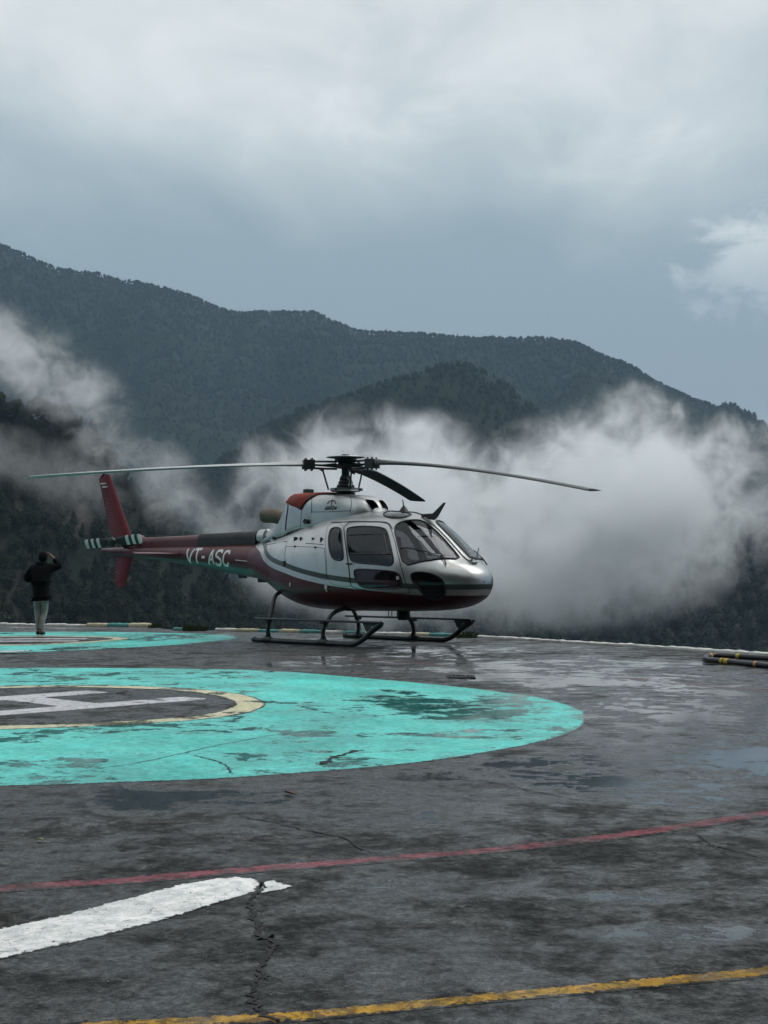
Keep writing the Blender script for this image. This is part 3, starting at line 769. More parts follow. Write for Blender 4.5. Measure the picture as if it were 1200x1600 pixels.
def mono(xs, ys, x):
    """monotone-ish cubic (pchip) interpolation"""
    xs = np.asarray(xs, float); ys = np.asarray(ys, float); h = np.diff(xs); dl = np.diff(ys) / h
    d = np.zeros_like(ys)
    for i in range(1, len(xs) - 1):
        if dl[i - 1] * dl[i] > 0:
            w1, w2 = 2 * h[i] + h[i - 1], h[i] + 2 * h[i - 1]; d[i] = (w1 + w2) / (w1 / dl[i - 1] + w2 / dl[i])
    d[0], d[-1] = dl[0], dl[-1]
    x = np.clip(x, xs[0], xs[-1]); i = np.clip(np.searchsorted(xs, x) - 1, 0, len(h) - 1)
    t = (x - xs[i]) / h[i]
    return ((1 + 2 * t) * (1 - t) ** 2 * ys[i] + t * (1 - t) ** 2 * h[i] * d[i] + t * t * (3 - 2 * t) * ys[i + 1] + t * t * (t - 1) * h[i] * d[i + 1])

class Loft:
    """superellipse sections: (x, z_bottom, z_top, half_width, z_widest, n_upper, n_lower)"""
    def __init__(s, st):
        s.st = np.array(sorted(st)); s.x0, s.x1 = s.st[0, 0], s.st[-1, 0]
    def par(s, x):
        X = s.st[:, 0]; return [mono(X, s.st[:, k], x) for k in range(1, 7)]
    def pt(s, x, t, off=0.0):
        """t: 0 starboard, pi/2 top, pi port, -pi/2 belly"""
        x = np.asarray(x, float); t = np.asarray(t, float)
        zb, zt, hw, zc, nu, nl = s.par(x)
        c, sn = np.cos(t), np.sin(t)
        up = sn >= 0; n = np.where(up, nu, nl); h = np.where(up, zt - zc, zc - zb)
        y = -hw * np.sign(c) * np.abs(c) ** (2 / n); z = zc + h * np.sign(sn) * np.abs(sn) ** (2 / n)
        P = np.stack([x, y, z], -1)
        if np.any(off != 0):
            e = 2e-3
            xa = np.clip(x - e, s.x0, s.x1); xb = np.clip(x + e, s.x0, s.x1)
            dx = s.pt(xb, t) - s.pt(xa, t); dt = s.pt(x, t + e) - s.pt(x, t - e)
            nn = np.cross(dx, dt); ln = np.linalg.norm(nn, axis=-1, keepdims=True); nn = nn / np.maximum(ln, 1e-12)
            ctr = np.stack([x, np.zeros_like(x), np.broadcast_to(zc, x.shape)], -1)
            sg = np.sign(np.sum((P - ctr) * nn, -1, keepdims=True)); sg[sg == 0] = 1
            P = P + nn * sg * (np.asarray(off)[..., None] if np.ndim(off) else off)
        return P
    def F(s, p):
        x = p[..., 0]; zb, zt, hw, zc, nu, nl = s.par(x)
        dz = p[..., 2] - zc; up = dz >= 0; n = np.where(up, nu, nl); h = np.where(up, zt - zc, zc - zb)
        f = (np.abs(p[..., 1]) / np.maximum(hw, 1e-4)) ** n + (np.abs(dz) / np.maximum(h, 1e-4)) ** n - 1
        return np.where((x < s.x0) | (x > s.x1), 5.0, f)
    def hit(s, px, py):
        """first point of the surface seen in that direction -> (x, t)"""
        d = ray(px, py); ts = np.linspace(14, 34, 8000)
        f = s.F(CAMP + d * ts[:, None]); k = np.where(f < 0)[0]
        if len(k) == 0: i = int(np.argmin(f)); tt = ts[i]
        else:
            i = k[0]; a, b = ts[i - 1], ts[i]
            for _ in range(25):
                m_ = (a + b) / 2
                if s.F((CAMP + d * m_)[None])[0] < 0: b = m_
                else: a = m_
            tt = b
        p = CAMP + d * tt; return s.param(p)
    def param(s, p):
        zb, zt, hw, zc, nu, nl = s.par(p[0]); dz = p[2] - zc; n = nu if dz >= 0 else nl; h = (zt - zc) if dz >= 0 else (zc - zb)
        c = min(1, abs(p[1]) / max(hw, 1e-5)) ** (n / 2); sn = min(1, abs(dz) / max(h, 1e-5)) ** (n / 2)
        return float(p[0]), math.atan2(sn * (1 if dz >= 0 else -1), c * (1 if p[1] <= 0 else -1))
    def hit3(s, px, py): return s.pt(*s.hit(px, py))

FUS = Loft([
    # x,    zb,   zt,   hw,   zc,   nu,  nl
    (3.190, 1.055, 1.085, .012, 1.07, 2.0, 2.0),
    (3.180, 0.985, 1.145, .11, 1.07, 2.0, 2.0),
    (3.150, 0.905, 1.212, .215, 1.07, 2.1, 2.0),
    (3.090, 0.830, 1.275, .325, 1.07, 2.2, 2.1),
    (2.975, 0.748, 1.350, .455, 1.07, 2.3, 2.2),
    (2.810, 0.680, 1.430, .595, 1.07, 2.4, 2.3),
    (2.600, 0.630, 1.600, .730, 1.08, 2.35, 2.4),
    (2.300, 0.595, 1.845, .828, 1.09, 2.35, 2.5),
    (2.050, 0.580, 2.020, .890, 1.10, 2.45, 2.6),
    (1.850, 0.575, 2.125, .910, 1.10, 2.55, 2.7),
    (1.500, 0.570, 2.215, .928, 1.10, 2.65, 2.8),
    (1.000, 0.562, 2.245, .932, 1.10, 2.7, 2.8),
    (0.400, 0.560, 2.215, .925, 1.10, 2.6, 2.8),
    (-.200, 0.570, 2.140, .900, 1.10, 2.5, 2.7),
    (-.650, 0.610, 2.060, .845, 1.12, 2.4, 2.5),
    (-1.10, 0.720, 1.960, .735, 1.18, 2.3, 2.3),
    (-1.45, 0.860, 1.890, .610, 1.25, 2.2, 2.2),
    (-1.80, 0.990, 1.830, .480, 1.33, 2.1, 2.1),
    (-2.10, 1.065, 1.780, .385, 1.40, 2.05, 2.05),
    (-2.25, 1.090, 1.760, .350, 1.42, 2.0, 2.0)])
BOOM = Loft([(-2.24, 1.090, 1.758, .346, 1.42, 2.0, 2.0), (-2.6, 1.135, 1.755, .318, 1.44, 2.0, 2.0), (-3.5, 1.250, 1.750, .262, 1.49, 2.0, 2.0), (-4.5, 1.365, 1.745, .205, 1.55, 2.0, 2.0),
             (-5.5, 1.465, 1.740, .152, 1.60, 2.0, 2.0), (-6.4, 1.535, 1.740, .118, 1.635, 2.0, 2.0), (-7.0, 1.59, 1.735, .085, 1.66, 2.0, 2.0), (-7.35, 1.645, 1.725, .045, 1.685, 2.0, 2.0), (-7.47, 1.68, 1.70, .012, 1.69, 2.0, 2.0)])

# ------------------------------------------------------------------ paints
def paint_common(nt, b, c, metal, rough, coat=0.10):
    co = obj_co(nt)
    dirt = noise_tex(nt, vscale(nt, co, (1, 1, .55)), 3.2, 8, 0.66, 0.3)
    c = mixc(nt, rng_map(nt, dirt, 0.45, 0.75, 0, 0.32), c, mixc(nt, 1.0, c, (0.55, 0.55, 0.52), 'MULTIPLY'))
    sock(nt, c, b.inputs['Base Color'])
    sock(nt, metal, b.inputs['Metallic'])
    sock(nt, mth(nt, 'ADD', rough, rng_map(nt, dirt, 0.4, 0.75, 0, 0.15)), b.inputs['Roughness'])
    b.inputs['Coat Weight'].default_value = coat; b.inputs['Coat Roughness'].default_value = 0.12; b.inputs['Specular IOR Level'].default_value = 0.3
    sock(nt, bump(nt, noise_tex(nt, co, 5.0, 3, 0.5), 0.12, 0.006), b.inputs['Normal'])

SILVER = (0.49, 0.50, 0.497); GREY = (0.055, 0.068, 0.062); MAROON = (0.078, 0.006, 0.011); UNDER = (0.085, 0.10, 0.095)
def livery():
    m, nt, b, out = new_mat('livery_paint')
    s = nd(nt, 'Attribute', {'attribute_name': 'stripe'}).outputs['Fac']; g = nd(nt, 'Attribute', {'attribute_name': 'under'}).outputs['Fac']
    e = .003
    k1 = rng_map(nt, s, -e, e, smooth=False); k2 = rng_map(nt, s, .094 - e, .094 + e, smooth=False); k3 = rng_map(nt, s, .178 - e, .178 + e, smooth=False)
    c = mixc(nt, rng_map(nt, g, -e, e, smooth=False), MAROON, UNDER)
    c = mixc(nt, k1, c, SILVER); c = mixc(nt, k2, c, GREY); c = mixc(nt, k3, c, SILVER)
    met = mth(nt, 'SUBTRACT', k1, mth(nt, 'SUBTRACT', k2, k3)); met = mth(nt, 'MULTIPLY', met, 0.90)
    paint_common(nt, b, c, met, 0.30)
    return m
def flat_paint(name, col, metal=0.0, rough=.3, coat=.12):
    m, nt, b, out = new_mat(name); paint_common(nt, b, (*col, 1), metal, rough, coat); return m
M['livery'] = livery()
M['silver'] = flat_paint('silver_paint', SILVER, .90, .30)
M['maroon'] = flat_paint('maroon_paint', MAROON)
M['red_fin'] = flat_paint('fin_red_paint', (0.150, 0.008, 0.017), 0, .5, .1)
M['seal'] = simple('black_seal', (0.010, 0.010, 0.011), 0.45)
M['dark_metal'] = simple('dark_metal', (0.028, 0.033, 0.033), 0.42, 0.3, var=.25)
M['skid_paint'] = simple('skid_paint', (0.030, 0.037, 0.038), 0.40, 0.1, var=.25)
M['steel'] = simple('bare_steel', (0.30, 0.31, 0.31), 0.35, 0.9, var=.2)
M['blade_grey'] = simple('blade_grey', (0.060, 0.066, 0.068), 0.38, 0.0, var=.15)
M['blade_lit'] = simple('blade_lit', (0.42, 0.44, 0.44), 0.35, 0.0, var=.1)  # paler copy of the blade grey: the left blade's bright reflection put into colour
M['black'] = simple('matt_black', (0.008, 0.008, 0.009), 0.6)
M['exhaust'] = simple('heat_stained_metal', (0.13, 0.105, 0.075), 0.55, 0.5, var=.35, scale=3)
M['red_cloth'] = simple('red_canvas', (0.25, 0.032, 0.022), 0.85, var=.25, scale=4, bmp=.4, bscale=9)
M['white_mark'] = simple('white_marking', (0.66, 0.66, 0.64), 0.5)
M['black_mark'] = simple('black_marking', (0.015, 0.015, 0.016), 0.5)
M['lining'] = simple('cabin_lining', (0.030, 0.030, 0.033), 0.8)
M['seat'] = simple('seat_fabric', (0.17, 0.04, 0.055), 0.85, var=.3)
M['panel'] = simple('instrument_panel', (0.010, 0.010, 0.011), 0.5)

def glass(name, tint, f0=0.10):
    m, nt, b, out = new_mat(name); nt.nodes.remove(b)
    tr = nd(nt, 'BsdfTransparent', {}, {0: (*tint, 1)}).outputs[0]
    gl = nd(nt, 'BsdfGlossy', {}, {0: (0.9, 0.93, 0.95, 1), 'Roughness': 0.03})
    n = noise_tex(nt, obj_co(nt), 2.2, 3, 0.5); sock(nt, bump(nt, n, 0.10, 0.02), gl.inputs['Normal'])
    ge = nd(nt, 'NewGeometry'); dt = nd(nt, 'VectorMath', {'operation': 'DOT_PRODUCT'}, {0: ge.outputs['Normal'], 1: ge.outputs['Incoming']}).outputs['Value']
    lw = mth(nt, 'POWER', mth(nt, 'SUBTRACT', 1.0, mth(nt, 'ABSOLUTE', dt), clamp=True), 5.0)
    fac = mth(nt, 'ADD', mth(nt, 'MULTIPLY', lw, 0.94), 0.050, clamp=True)
    mx = nd(nt, 'MixShader', {}, {0: fac, 1: tr, 2: gl.outputs[0]}).outputs[0]
    nt.links.new(mx, out.inputs[0]); return m
M['glass'] = glass('tinted_glass', (0.50, 0.53, 0.54)); M['glass_dark'] = glass('dark_tinted_glass', (0.30, 0.27, 0.29)); M['glass_chin'] = glass('chin_glass', (0.10, 0.11, 0.11))

# ------------------------------------------------------------------ fuselage shell
def px_poly(pts, it=2, n=72, loft=None):
    q = np.array([(loft or FUS).hit(*p) for p in pts]); return smooth_closed(q, n, it)
def pole_poly(pts, it=1, n=72):
    """outline given directly as (x, y, z) guesses -> params"""
    q = np.array([FUS.param(np.array(p)) for p in pts]); return smooth_closed(q, n, it)
WIN_DOOR = px_poly([(545, 824), (598, 824.5), (606, 830), (616, 874), (612, 884), (603, 884), (553, 880), (546, 872), (542.5, 845), (542, 829)], 2)
WIN_LOW = px_poly([(556, 889), (590, 891), (618, 893), (626, 899), (629, 915), (623, 919.5), (590, 920), (566, 918), (557, 908), (552.5, 894)], 2)
WIN_AFT = px_poly([(519, 825), (530, 824), (534.5, 830), (537, 870), (534, 876), (522, 875), (516, 866), (513.5, 846), (515.5, 831)], 2)
WIN_CHIN = px_poly([(644, 895), (664, 894), (683, 898.5), (694, 908), (697, 922), (694, 934), (684, 938), (668, 934), (655, 919), (644, 907), (641.5, 900)], 2)
DOOR = px_poly([(538, 817), (570, 816), (604, 817), (610, 822), (622, 860), (640, 920), (641.5, 928), (600, 925), (550, 919), (547, 900), (541, 850)], 1, 96)
AFT_DOOR = px_poly([(514, 818), (537, 817), (540, 850), (546, 900), (549, 918), (512, 912), (510, 870), (509, 840)], 1, 72)
HATCH = px_poly([(447, 854), (507, 857), (509, 880), (510, 907), (480, 898), (446, 882), (445, 868)], 0, 64)
# windscreen half: outer lower corner, centre foot, centre head, outer upper corner
def ws_poly():
    a = [FUS.hit(*p) for p in [(632.5, 885), (622, 850), (616, 826), (622, 818), (640, 813.5)]]
    top = FUS.param(np.array([1.98, -.035, 2.09])); bot = FUS.param(np.array([2.83, -.035, 1.43]))
    b = [FUS.hit(*p) for p in [(660, 811)]]
    c = [FUS.hit(*p) for p in [(712, 874), (680, 875.5), (655, 879)]]
    top = (1.97, math.pi / 2 - .10); bot = (2.84, math.pi / 2 - .16)
    q = np.array(a + [top, (2.25, math.pi / 2 - .09), (2.55, math.pi / 2 - .10), bot] + c[1:])
    return smooth_closed(q, 96, 1)
WS = ws_poly()
ROOF = smooth_closed(np.array([FUS.hit(*p) for p in [(598, 804), (606, 799.5), (622, 798), (640, 800), (645, 804), (636, 808), (620, 810.5), (605, 809)]]), 48, 2); ROOF[:, 1] = np.minimum(ROOF[:, 1], 1.50)

def inside(poly, x, t):
    """vectorised point in polygon"""
    r_ = np.zeros(x.shape, bool); n = len(poly)
    for i in range(n):
        x0, t0 = poly[i]; x1, t1 = poly[(i + 1) % n]
        c = ((t0 > t) != (t1 > t)) & (x < (x1 - x0) * (t - t0) / (t1 - t0 + 1e-12) + x0); r_ ^= c
    return r_
def mirror(poly): return np.stack([poly[:, 0], math.pi - poly[:, 1]], 1)[::-1]
HOLES = [WIN_DOOR, WIN_LOW, WIN_AFT, WIN_CHIN, WS, ROOF]; HOLES = HOLES + [mirror(p) for p in HOLES]
DOORS = [DOOR, mirror(DOOR)]

# stripe line silver / maroon, in the (x, z) side view
edge_px = [(403, 846), (406, 862), (412, 876), (423, 886), (444, 895), (470, 904.5), (510, 914), (560, 921), (612, 927), (655, 930), (697, 930.5)]
E_ = np.array([FUS.hit3(*p)[[0, 2]] for p in edge_px]); E_ = E_[np.argsort(E_[:, 0])] if False else E_
E_ = np.vstack([[E_[0, 0] - .06, E_[0, 1] + .25], E_, [3.12, E_[-1, 1] + .0], [3.6, E_[-1, 1] + .01]])
E_ = np.array(spline([tuple(p) for p in E_], 90))
def stripe_dist(P):
    """signed distance in side view to the paint line, positive above"""
    q = P[:, [0, 2]]; best = np.full(len(q), 1e9); sg = np.zeros(len(q))
    for i in range(len(E_) - 1):
        a, b = E_[i], E_[i + 1]; ab = b - a; L2 = ab @ ab
        if L2 < 1e-12: continue
        t = np.clip(((q - a) @ ab) / L2, 0, 1); pr = a + t[:, None] * ab; d = np.linalg.norm(q - pr, axis=1)
        cr = ab[0] * (q[:, 1] - a[1]) - ab[1] * (q[:, 0] - a[0])
        m_ = d < best; best[m_] = d[m_]; sg[m_] = np.sign(cr[m_])
    return best * sg
def under_field(P):
    return 1.00 + np.clip((-1.2 - P[:, 0]) * .28, -.6, .35) - P[:, 2] - np.clip((P[:, 0] + 1.5) * 1.2, 0, 2)

sx = np.r_[np.linspace(-2.25, 2.6, 250), 2.6 + (3.19 - 2.6) * np.sin(np.linspace(0, 1, 62)[1:] * math.pi / 2)]
NT = 340
st_ = np.linspace(-math.pi, math.pi, NT, endpoint=False)
XX, TT = np.meshgrid(sx, st_, indexing='ij')
PP = FUS.pt(XX, TT); PV = PP.reshape(-1, 3)
i0 = np.arange(len(sx) - 1)[:, None]; j0 = np.arange(NT)[None, :]; j1 = (j0 + 1) % NT
FF = np.stack([i0 * NT + j0, (i0 + 1) * NT + j0, (i0 + 1) * NT + j1, i0 * NT + j1], -1).reshape(-1, 4)
fx = ((XX[:-1] + XX[1:]) / 2).ravel(); ft = (TT[:-1] + math.pi / NT).ravel()
ft2 = np.where(ft < -math.pi / 2, ft + 2 * math.pi, ft)
hole = np.zeros(len(FF), bool)
for p in HOLES: hole |= inside(p, fx, ft2)
ind = [inside(p, fx, ft2) for p in DOORS]
fs_d = stripe_dist(PV); un_d = under_field(PV)
def sub(name, mask, mat, parent, off=0.0):
    f = FF[mask]; u_, inv = np.unique(f, return_inverse=True)
    V = PV[u_]
    me = np_mesh(name, V, inv.reshape(-1, 4), {'stripe': fs_d[u_], 'under': un_d[u_]})
    return link(name, me, mat, parent)
fus = sub('fuselage', ~hole & ~ind[0] & ~ind[1], M['livery'], heli)
doors = [sub('door', ind[k] & ~hole, M['livery'], heli) for k in (0, 1)]
# dark lining just inside the cabin part of the shell
PI_ = FUS.pt(XX, TT, -0.022).reshape(-1, 3)
cab = (fx > -.1) & (fx < 3.2) & ~hole
f = FF[cab]; u_, inv = np.unique(f, return_inverse=True)
link('cabin_lining', np_mesh('lining', PI_[u_], inv.reshape(-1, 4)), M['lining'], heli)

def pane(name, poly, mat, parent, loft=FUS, off=0.004, rings=7, rim=.013, rim_mat=None, rim_name='window_seal'):
    c = poly.mean(0); n = len(poly); V = []; F = []
    ks = np.linspace(0, 1, rings + 1)[1:]
    X = np.r_[[c[0]], *[c[0] + (poly[:, 0] - c[0]) * k for k in ks]]; T = np.r_[[c[1]], *[c[1] + (poly[:, 1] - c[1]) * k for k in ks]]
    V = loft.pt(X, T, np.full(X.shape, off))
    F = [(0, 1 + i, 1 + (i + 1) % n) for i in range(n)]
    for k in range(rings - 1):
        F += [(1 + k * n + i, 1 + (k + 1) * n + i, 1 + (k + 1) * n + (i + 1) % n, 1 + k * n + (i + 1) % n) for i in range(n)]
    mb = MB(); mb.add(V, F); o = mb.build(name, mat, parent, sharp=None)
    if rim:
        e = loft.pt(poly[:, 0], poly[:, 1], np.full(n, off + .001)); e = [tuple(p) for p in e] + [tuple(e[0]), tuple(e[1])]
        MB().tube(e, rim, 6, cap=False).build(rim_name, rim_mat or M['seal'], o, sharp=None)
    return o
def seam(name, poly, parent, r=.006, closed=True, mat=None, loft=FUS, off=.0):
    e = loft.pt(poly[:, 0], poly[:, 1], np.full(len(poly), off)) if off else loft.pt(poly[:, 0], poly[:, 1]); e = [tuple(p) for p in e]
    if closed: e += e[:2]
    return MB().tube(e, r, 5, cap=not closed).build(name, mat or M['seal'], parent, sharp=None)

for k in (0, 1):
    mm = (lambda p: p) if k == 0 else mirror
    pane('door_window', mm(WIN_DOOR), M['glass_dark'], doors[k]); pane('lower_window', mm(WIN_LOW), M['glass_dark'], doors[k])
    pane('cabin_window', mm(WIN_AFT), M['glass_dark'], heli); pane('chin_window', mm(WIN_CHIN), M['glass_chin'], heli, rim=.016)
    pane('windscreen_pane', mm(WS), M['glass'], heli, rim=.016, rings=10); pane('roof_window', mm(ROOF), M['glass_dark'], heli, rim=.014)
    seam('door_seam', mm(DOOR), doors[k], .0075); seam('panel_seam', mm(AFT_DOOR), heli, .0035); seam('hatch_seam', mm(HATCH), heli, .0045)
    # sliding-window frame behind the big door pane
    sg = -1 if k == 0 else 1
    def inner(px, py): x, t = FUS.hit(px, py); p = FUS.pt(np.array(x), np.array(t if k == 0 else math.pi - t), np.array(.008)); return tuple(p)
    mb = MB()
    mb.tube([inner(546, 836), inner(575, 835), inner(605, 835)], .013, 6); mb.tube([inner(548, 865), inner(580, 866), inner(611, 866)], .013, 6)
    mb.tube([inner(571, 835), inner(572, 866)], .009, 6); mb.tube([inner(600, 835), inner(606, 866)], .020, 6)
    mb.build('sliding_frame', M['seal'], doors[k])
    h0 = FUS.hit(546, 881); hp3 = FUS.pt(np.array(h0[0]), np.array(h0[1] if k == 0 else math.pi - h0[1]), np.array(.02))
    MB().box(hp3 - np.array((.06, .015, .012)), hp3 + np.array((.06, .015, .012))).build('door_handle', M['black'], doors[k], bevel=.006)
# centre post of the windscreen and wipers
cp = [tuple(FUS.pt(np.array(x), np.array(math.pi / 2), np.array(.012))) for x in np.linspace(1.90, 2.90, 14)]
MB().tube(cp, .026, 8, flat=(1.25, .6)).build('windscreen_post', M['silver'], heli)
def fus_p(px, py, off=.02): x, t = FUS.hit(px, py); return tuple(FUS.pt(np.array(x), np.array(t), np.array(off)))
def mir(p): return (p[0], -p[1], p[2])
for s in (0, 1):
    g = (lambda p: p) if s == 0 else mir
    mb = MB(); mb.tube([g(fus_p(697, 884, .025)), g(fus_p(693, 875, .04)), g(fus_p(688, 871, .03))], .011, 6)
    mb.tube([g(fus_p(689, 871, .030)), g(fus_p(665, 863, .025)), g(fus_p(640, 857, .022)), g(fus_p(626, 857, .02))], .008, 6)
    mb.build('wiper', M['black'], heli)
# nose fitting on the centre line
mb = MB(); q = FUS.pt(np.array(2.95), np.array(math.pi / 2)); mb.box(q + np.array((-.09, -.06, -.01)), q + np.array((.05, .06, .02))); mb.tube([tuple(q + np.array((-.03, 0, .02))), tuple(q + np.array((-.02, 0, .09)))], .014, 8)
mb.box(q + np.array((-.06, -.03, .075)), q + np.array((.02, .03, .11))); mb.build('nose_fitting', M['steel'], heli, bevel=.005)
mb = MB(); q = FUS.pt(np.array(2.72), np.array(math.pi / 2 + .5)); mb.tube([tuple(q), tuple(q + np.array((.02, .02, .16)))], .009, 6); mb.build('temperature_probe', M['steel'], heli)
mb = MB(); q = FUS.pt(np.array(2.62), np.array(.85)); mb.box(q + np.array((-.08, -.02, .0)), q + np.array((.08, .02, .025))); mb.build('vent_tab', M['white_mark'], heli, bevel=.005)

# cabin furniture
mb = MB(); mb.box((-.05, -.55, .68), (2.2, .55, .72)); mb.build('cabin_floor', M['lining'], heli, smooth=False)
mb = MB(); sec = FUS.pt(np.full(60, .0), np.linspace(-math.pi, math.pi, 60, endpoint=False), np.full(60, -.03)); mb.prism([(p[1], p[2]) for p in sec], lambda a, b: (-.02, a, b), lambda a, b: (.03, a, b)); mb.build('rear_bulkhead', M['lining'], heli, smooth=False)
for y in (-.42, .42):
    st = MB(); st.box((.95, y - .24, .95), (1.45, y + .24, 1.08)); st.build('seat_cushion', M['seat'], heli, bevel=.04)
    Mx = Matrix.Translation((.98, y, 1.05)) @ Matrix.Rotation(R(-10), 4, 'Y')
    st = MB(); st.box((-.12, -.23, 0), (0, .23, .58), mat=Mx); st.box((-.11, -.12, .60), (-.01, .12, .80), mat=Mx); st.build('seat_back', M['seat'], heli, bevel=.04)
    st = MB(); st.box((.98, y - .20, .72), (1.42, y + .20, .95)); st.build('seat_base', M['lining'], heli, smooth=False)
st = MB(); st.box((.08, -.70, 1.02), (.5, .70, 1.15)); st.box((.06, -.70, 1.15), (.16, .70, 1.65)); st.build('rear_bench', M['seat'], heli, bevel=.04)
st = MB(); st.prism([(2.15, .72), (2.45, .72), (2.52, 1.28), (2.42, 1.36), (2.20, 1.30)], lambda x, z: (x, -.28, z), lambda x, z: (x, .34, z)); st.build('instrument_console', M['panel'], heli, bevel=.02)
for y in (-.42, .42):
    mb = MB(); mb.tube([(1.75, y, .72), (1.78, y, 1.0), (1.70, y, 1.18), (1.66, y, 1.26)], .016, 8); mb.build('control_stick', M['black'], heli)

# small details on the flank
def flank_box(name, px, py, sx_, sz_, mat, off=.004, d=.012):
    p = np.array(fus_p(px, py, off)); MB().box(p - np.array((sx_ / 2, d, sz_ / 2)), p + np.array((sx_ / 2, d, sz_ / 2))).build(name, mat, heli, smooth=False)
flank_box('air_slot', 462, 843, .07, .085, M['black']); flank_box('air_slot', 470, 843, .03, .085, M['black']); flank_box('air_slot', 502, 844, .03, .09, M['black'])
flank_box('air_slot', 489, 842, .03, .04, M['black']); flank_box('hinge', 444.5, 881, .05, .10, M['black']); flank_box('latch', 461, 854, .02, .03, M['black']); flank_box('latch', 493, 855.5, .02, .03, M['black'])
flank_box('placard', 510, 917.5, .06, .07, M['white_mark']); flank_box('placard', 511, 923, .03, .03, M['white_mark']); flank_box('static_port', 622, 903, .045, .05, M['white_mark'])
flank_box('placard', 454, 913, .03, .07, M['white_mark'])
seam('cowl_gutter', np.array([FUS.hit(*p) for p in [(418, 851), (447, 846), (480, 849), (505, 851)]]), heli, .007, False)
seam('door_gutter', np.array([FUS.hit(*p) for p in spline([(518, 816.5), (560, 815), (596, 815.5), (607, 818), (613, 826)], 24)]), heli, .010, False)
# belly step mirror shape and antennas
mb = MB(); mb.tube([(1.35, -.55, .62), (1.55, -.5, .70), (1.95, -.45, .70), (2.2, -.40, .66)], .012, 6); mb.build('belly_rail', M['dark_metal'], heli)
for x in (1.1, 1.18, 1.5): MB().tube([(x, -.05, .58), (x, -.05, .47)], .008, 6).build('belly_antenna', M['black'], heli)

# ------------------------------------------------------------------ engine and gearbox cowling
COWL = Loft([  # starts in the roof, boxy sections
    (.90, 2.05, 2.235, .16, 2.10, 2.4, 2.0), (.85, 2.0, 2.33, .27, 2.10, 2.6, 2.0), (.76, 1.95, 2.43, .35, 2.10, 3.0, 2.0), (.64, 1.95, 2.495, .395, 2.10, 3.4, 2.0), (.44, 1.9, 2.54, .42, 2.10, 3.8, 2.0), (.22, 1.88, 2.56, .43, 2.10, 4.2, 2.0), (.0, 1.85, 2.575, .43, 2.10, 4.2, 2.0),
    (-.40, 1.8, 2.595, .43, 2.08, 4.5, 2.0), (-.80, 1.75, 2.605, .425, 2.05, 4.5, 2.0), (-1.08, 1.70, 2.60, .40, 2.0, 4.0, 2.0), (-1.20, 1.65, 2.55, .385, 1.95, 3.6, 2.0), (-1.28, 1.65, 2.44, .37, 1.93, 3.2, 2.0),
    (-1.42, 1.65, 2.22, .35, 1.92, 2.8, 2.0), (-1.58, 1.65, 2.02, .325, 1.88, 2.6, 2.0), (-1.76, 1.65, 1.92, .28, 1.84, 2.4, 2.0), (-1.95, 1.68, 1.86, .22, 1.80, 2.2, 2.0)])
cx_ = np.linspace(-1.95, .90, 150); ct = np.linspace(-.25, math.pi + .25, 90)
CXX, CTT = np.meshgrid(cx_, ct, indexing='ij'); CV = COWL.pt(CXX, CTT).reshape(-1, 3)
ii = np.arange(len(cx_) * len(ct)).reshape(len(cx_), len(ct))
CF = np.stack([ii[:-1, :-1], ii[1:, :-1], ii[1:, 1:], ii[:-1, 1:]], -1).reshape(-1, 4)
INTK = smooth_closed(resample([(.695, 1.15), (.74, 1.52), (.870, 1.52), (.868, .72), (.695, 1.15)], 24)[:-1], 56, 1)
cfx = ((CXX[:-1, :-1] + CXX[1:, 1:]) / 2).ravel(); cft = ((CTT[:-1, :-1] + CTT[1:, 1:]) / 2).ravel()
hm_ = inside(INTK, cfx, cft) | inside(mirror(INTK), cfx, cft)
CF2 = CF[~hm_]; u_, inv = np.unique(CF2, return_inverse=True)
cowl = link('engine_cowling', np_mesh('cowl', CV[u_], inv.reshape(-1, 4)), M['silver'], heli)
for k, pl in enumerate((INTK, mirror(INTK))):
    e0 = COWL.pt(pl[:, 0], pl[:, 1]); e1 = e0 + np.array((-.22, 0.10 if k == 0 else -.10, -.03)); n_ = len(pl)
    mb = MB(); mb.add(list(e0) + list(e1), [(i, (i + 1) % n_, n_ + (i + 1) % n_, n_ + i) for i in range(n_)] + [tuple(range(n_, 2 * n_))]); mb.build('intake_duct', M['black'], cowl)
    seam('intake_lip', pl, cowl, .008, True, M['silver'], COWL)
for pts in ([(546.5, 771), (549, 785), (547, 801)], [(487.5, 776), (487, 788), (487, 802)], [(487, 800), (520, 799.5), (547, 798)], [(449, 778), (450, 792), (447, 815), (445, 850)], [(472, 782), (470, 815), (467, 842)]):
    q = np.array([COWL.hit(*p) for p in spline(pts, 20)]); q = q[(q[:, 1] > -.2)]
    seam('panel_seam', q, cowl, .0055 if pts[0][0] != 449 else .012, False, None, COWL)
# little scoop and rear fairing knuckle
p = np.array(COWL.pt(*[np.array(v_) for v_ in COWL.hit(480, 815)])); MB().lathe([(.0, -.03), (.035, -.03), (.05, .05), (.045, .06), (0, .045)], 12, org=p, mat=Matrix.Rotation(R(90), 4, 'X')).build('scoop', M['dark_metal'], cowl)
xk, zk = on_plane(433, 841, -.24)
MB().lathe([(0, -.12), (.11, -.12), (.125, -.09), (.125, .10), (0, .10)], 20, org=(xk, -.20, zk), mat=Matrix.Rotation(R(90), 4, 'X')).build('cowl_knuckle', M['silver'], cowl)
MB().lathe([(0, -.02), (.03, -.02), (.03, .02), (0, .02)], 12, org=(xk - .0, -.315, zk), mat=Matrix.Rotation(R(90), 4, 'X')).build('knuckle_hole', M['black'], cowl)
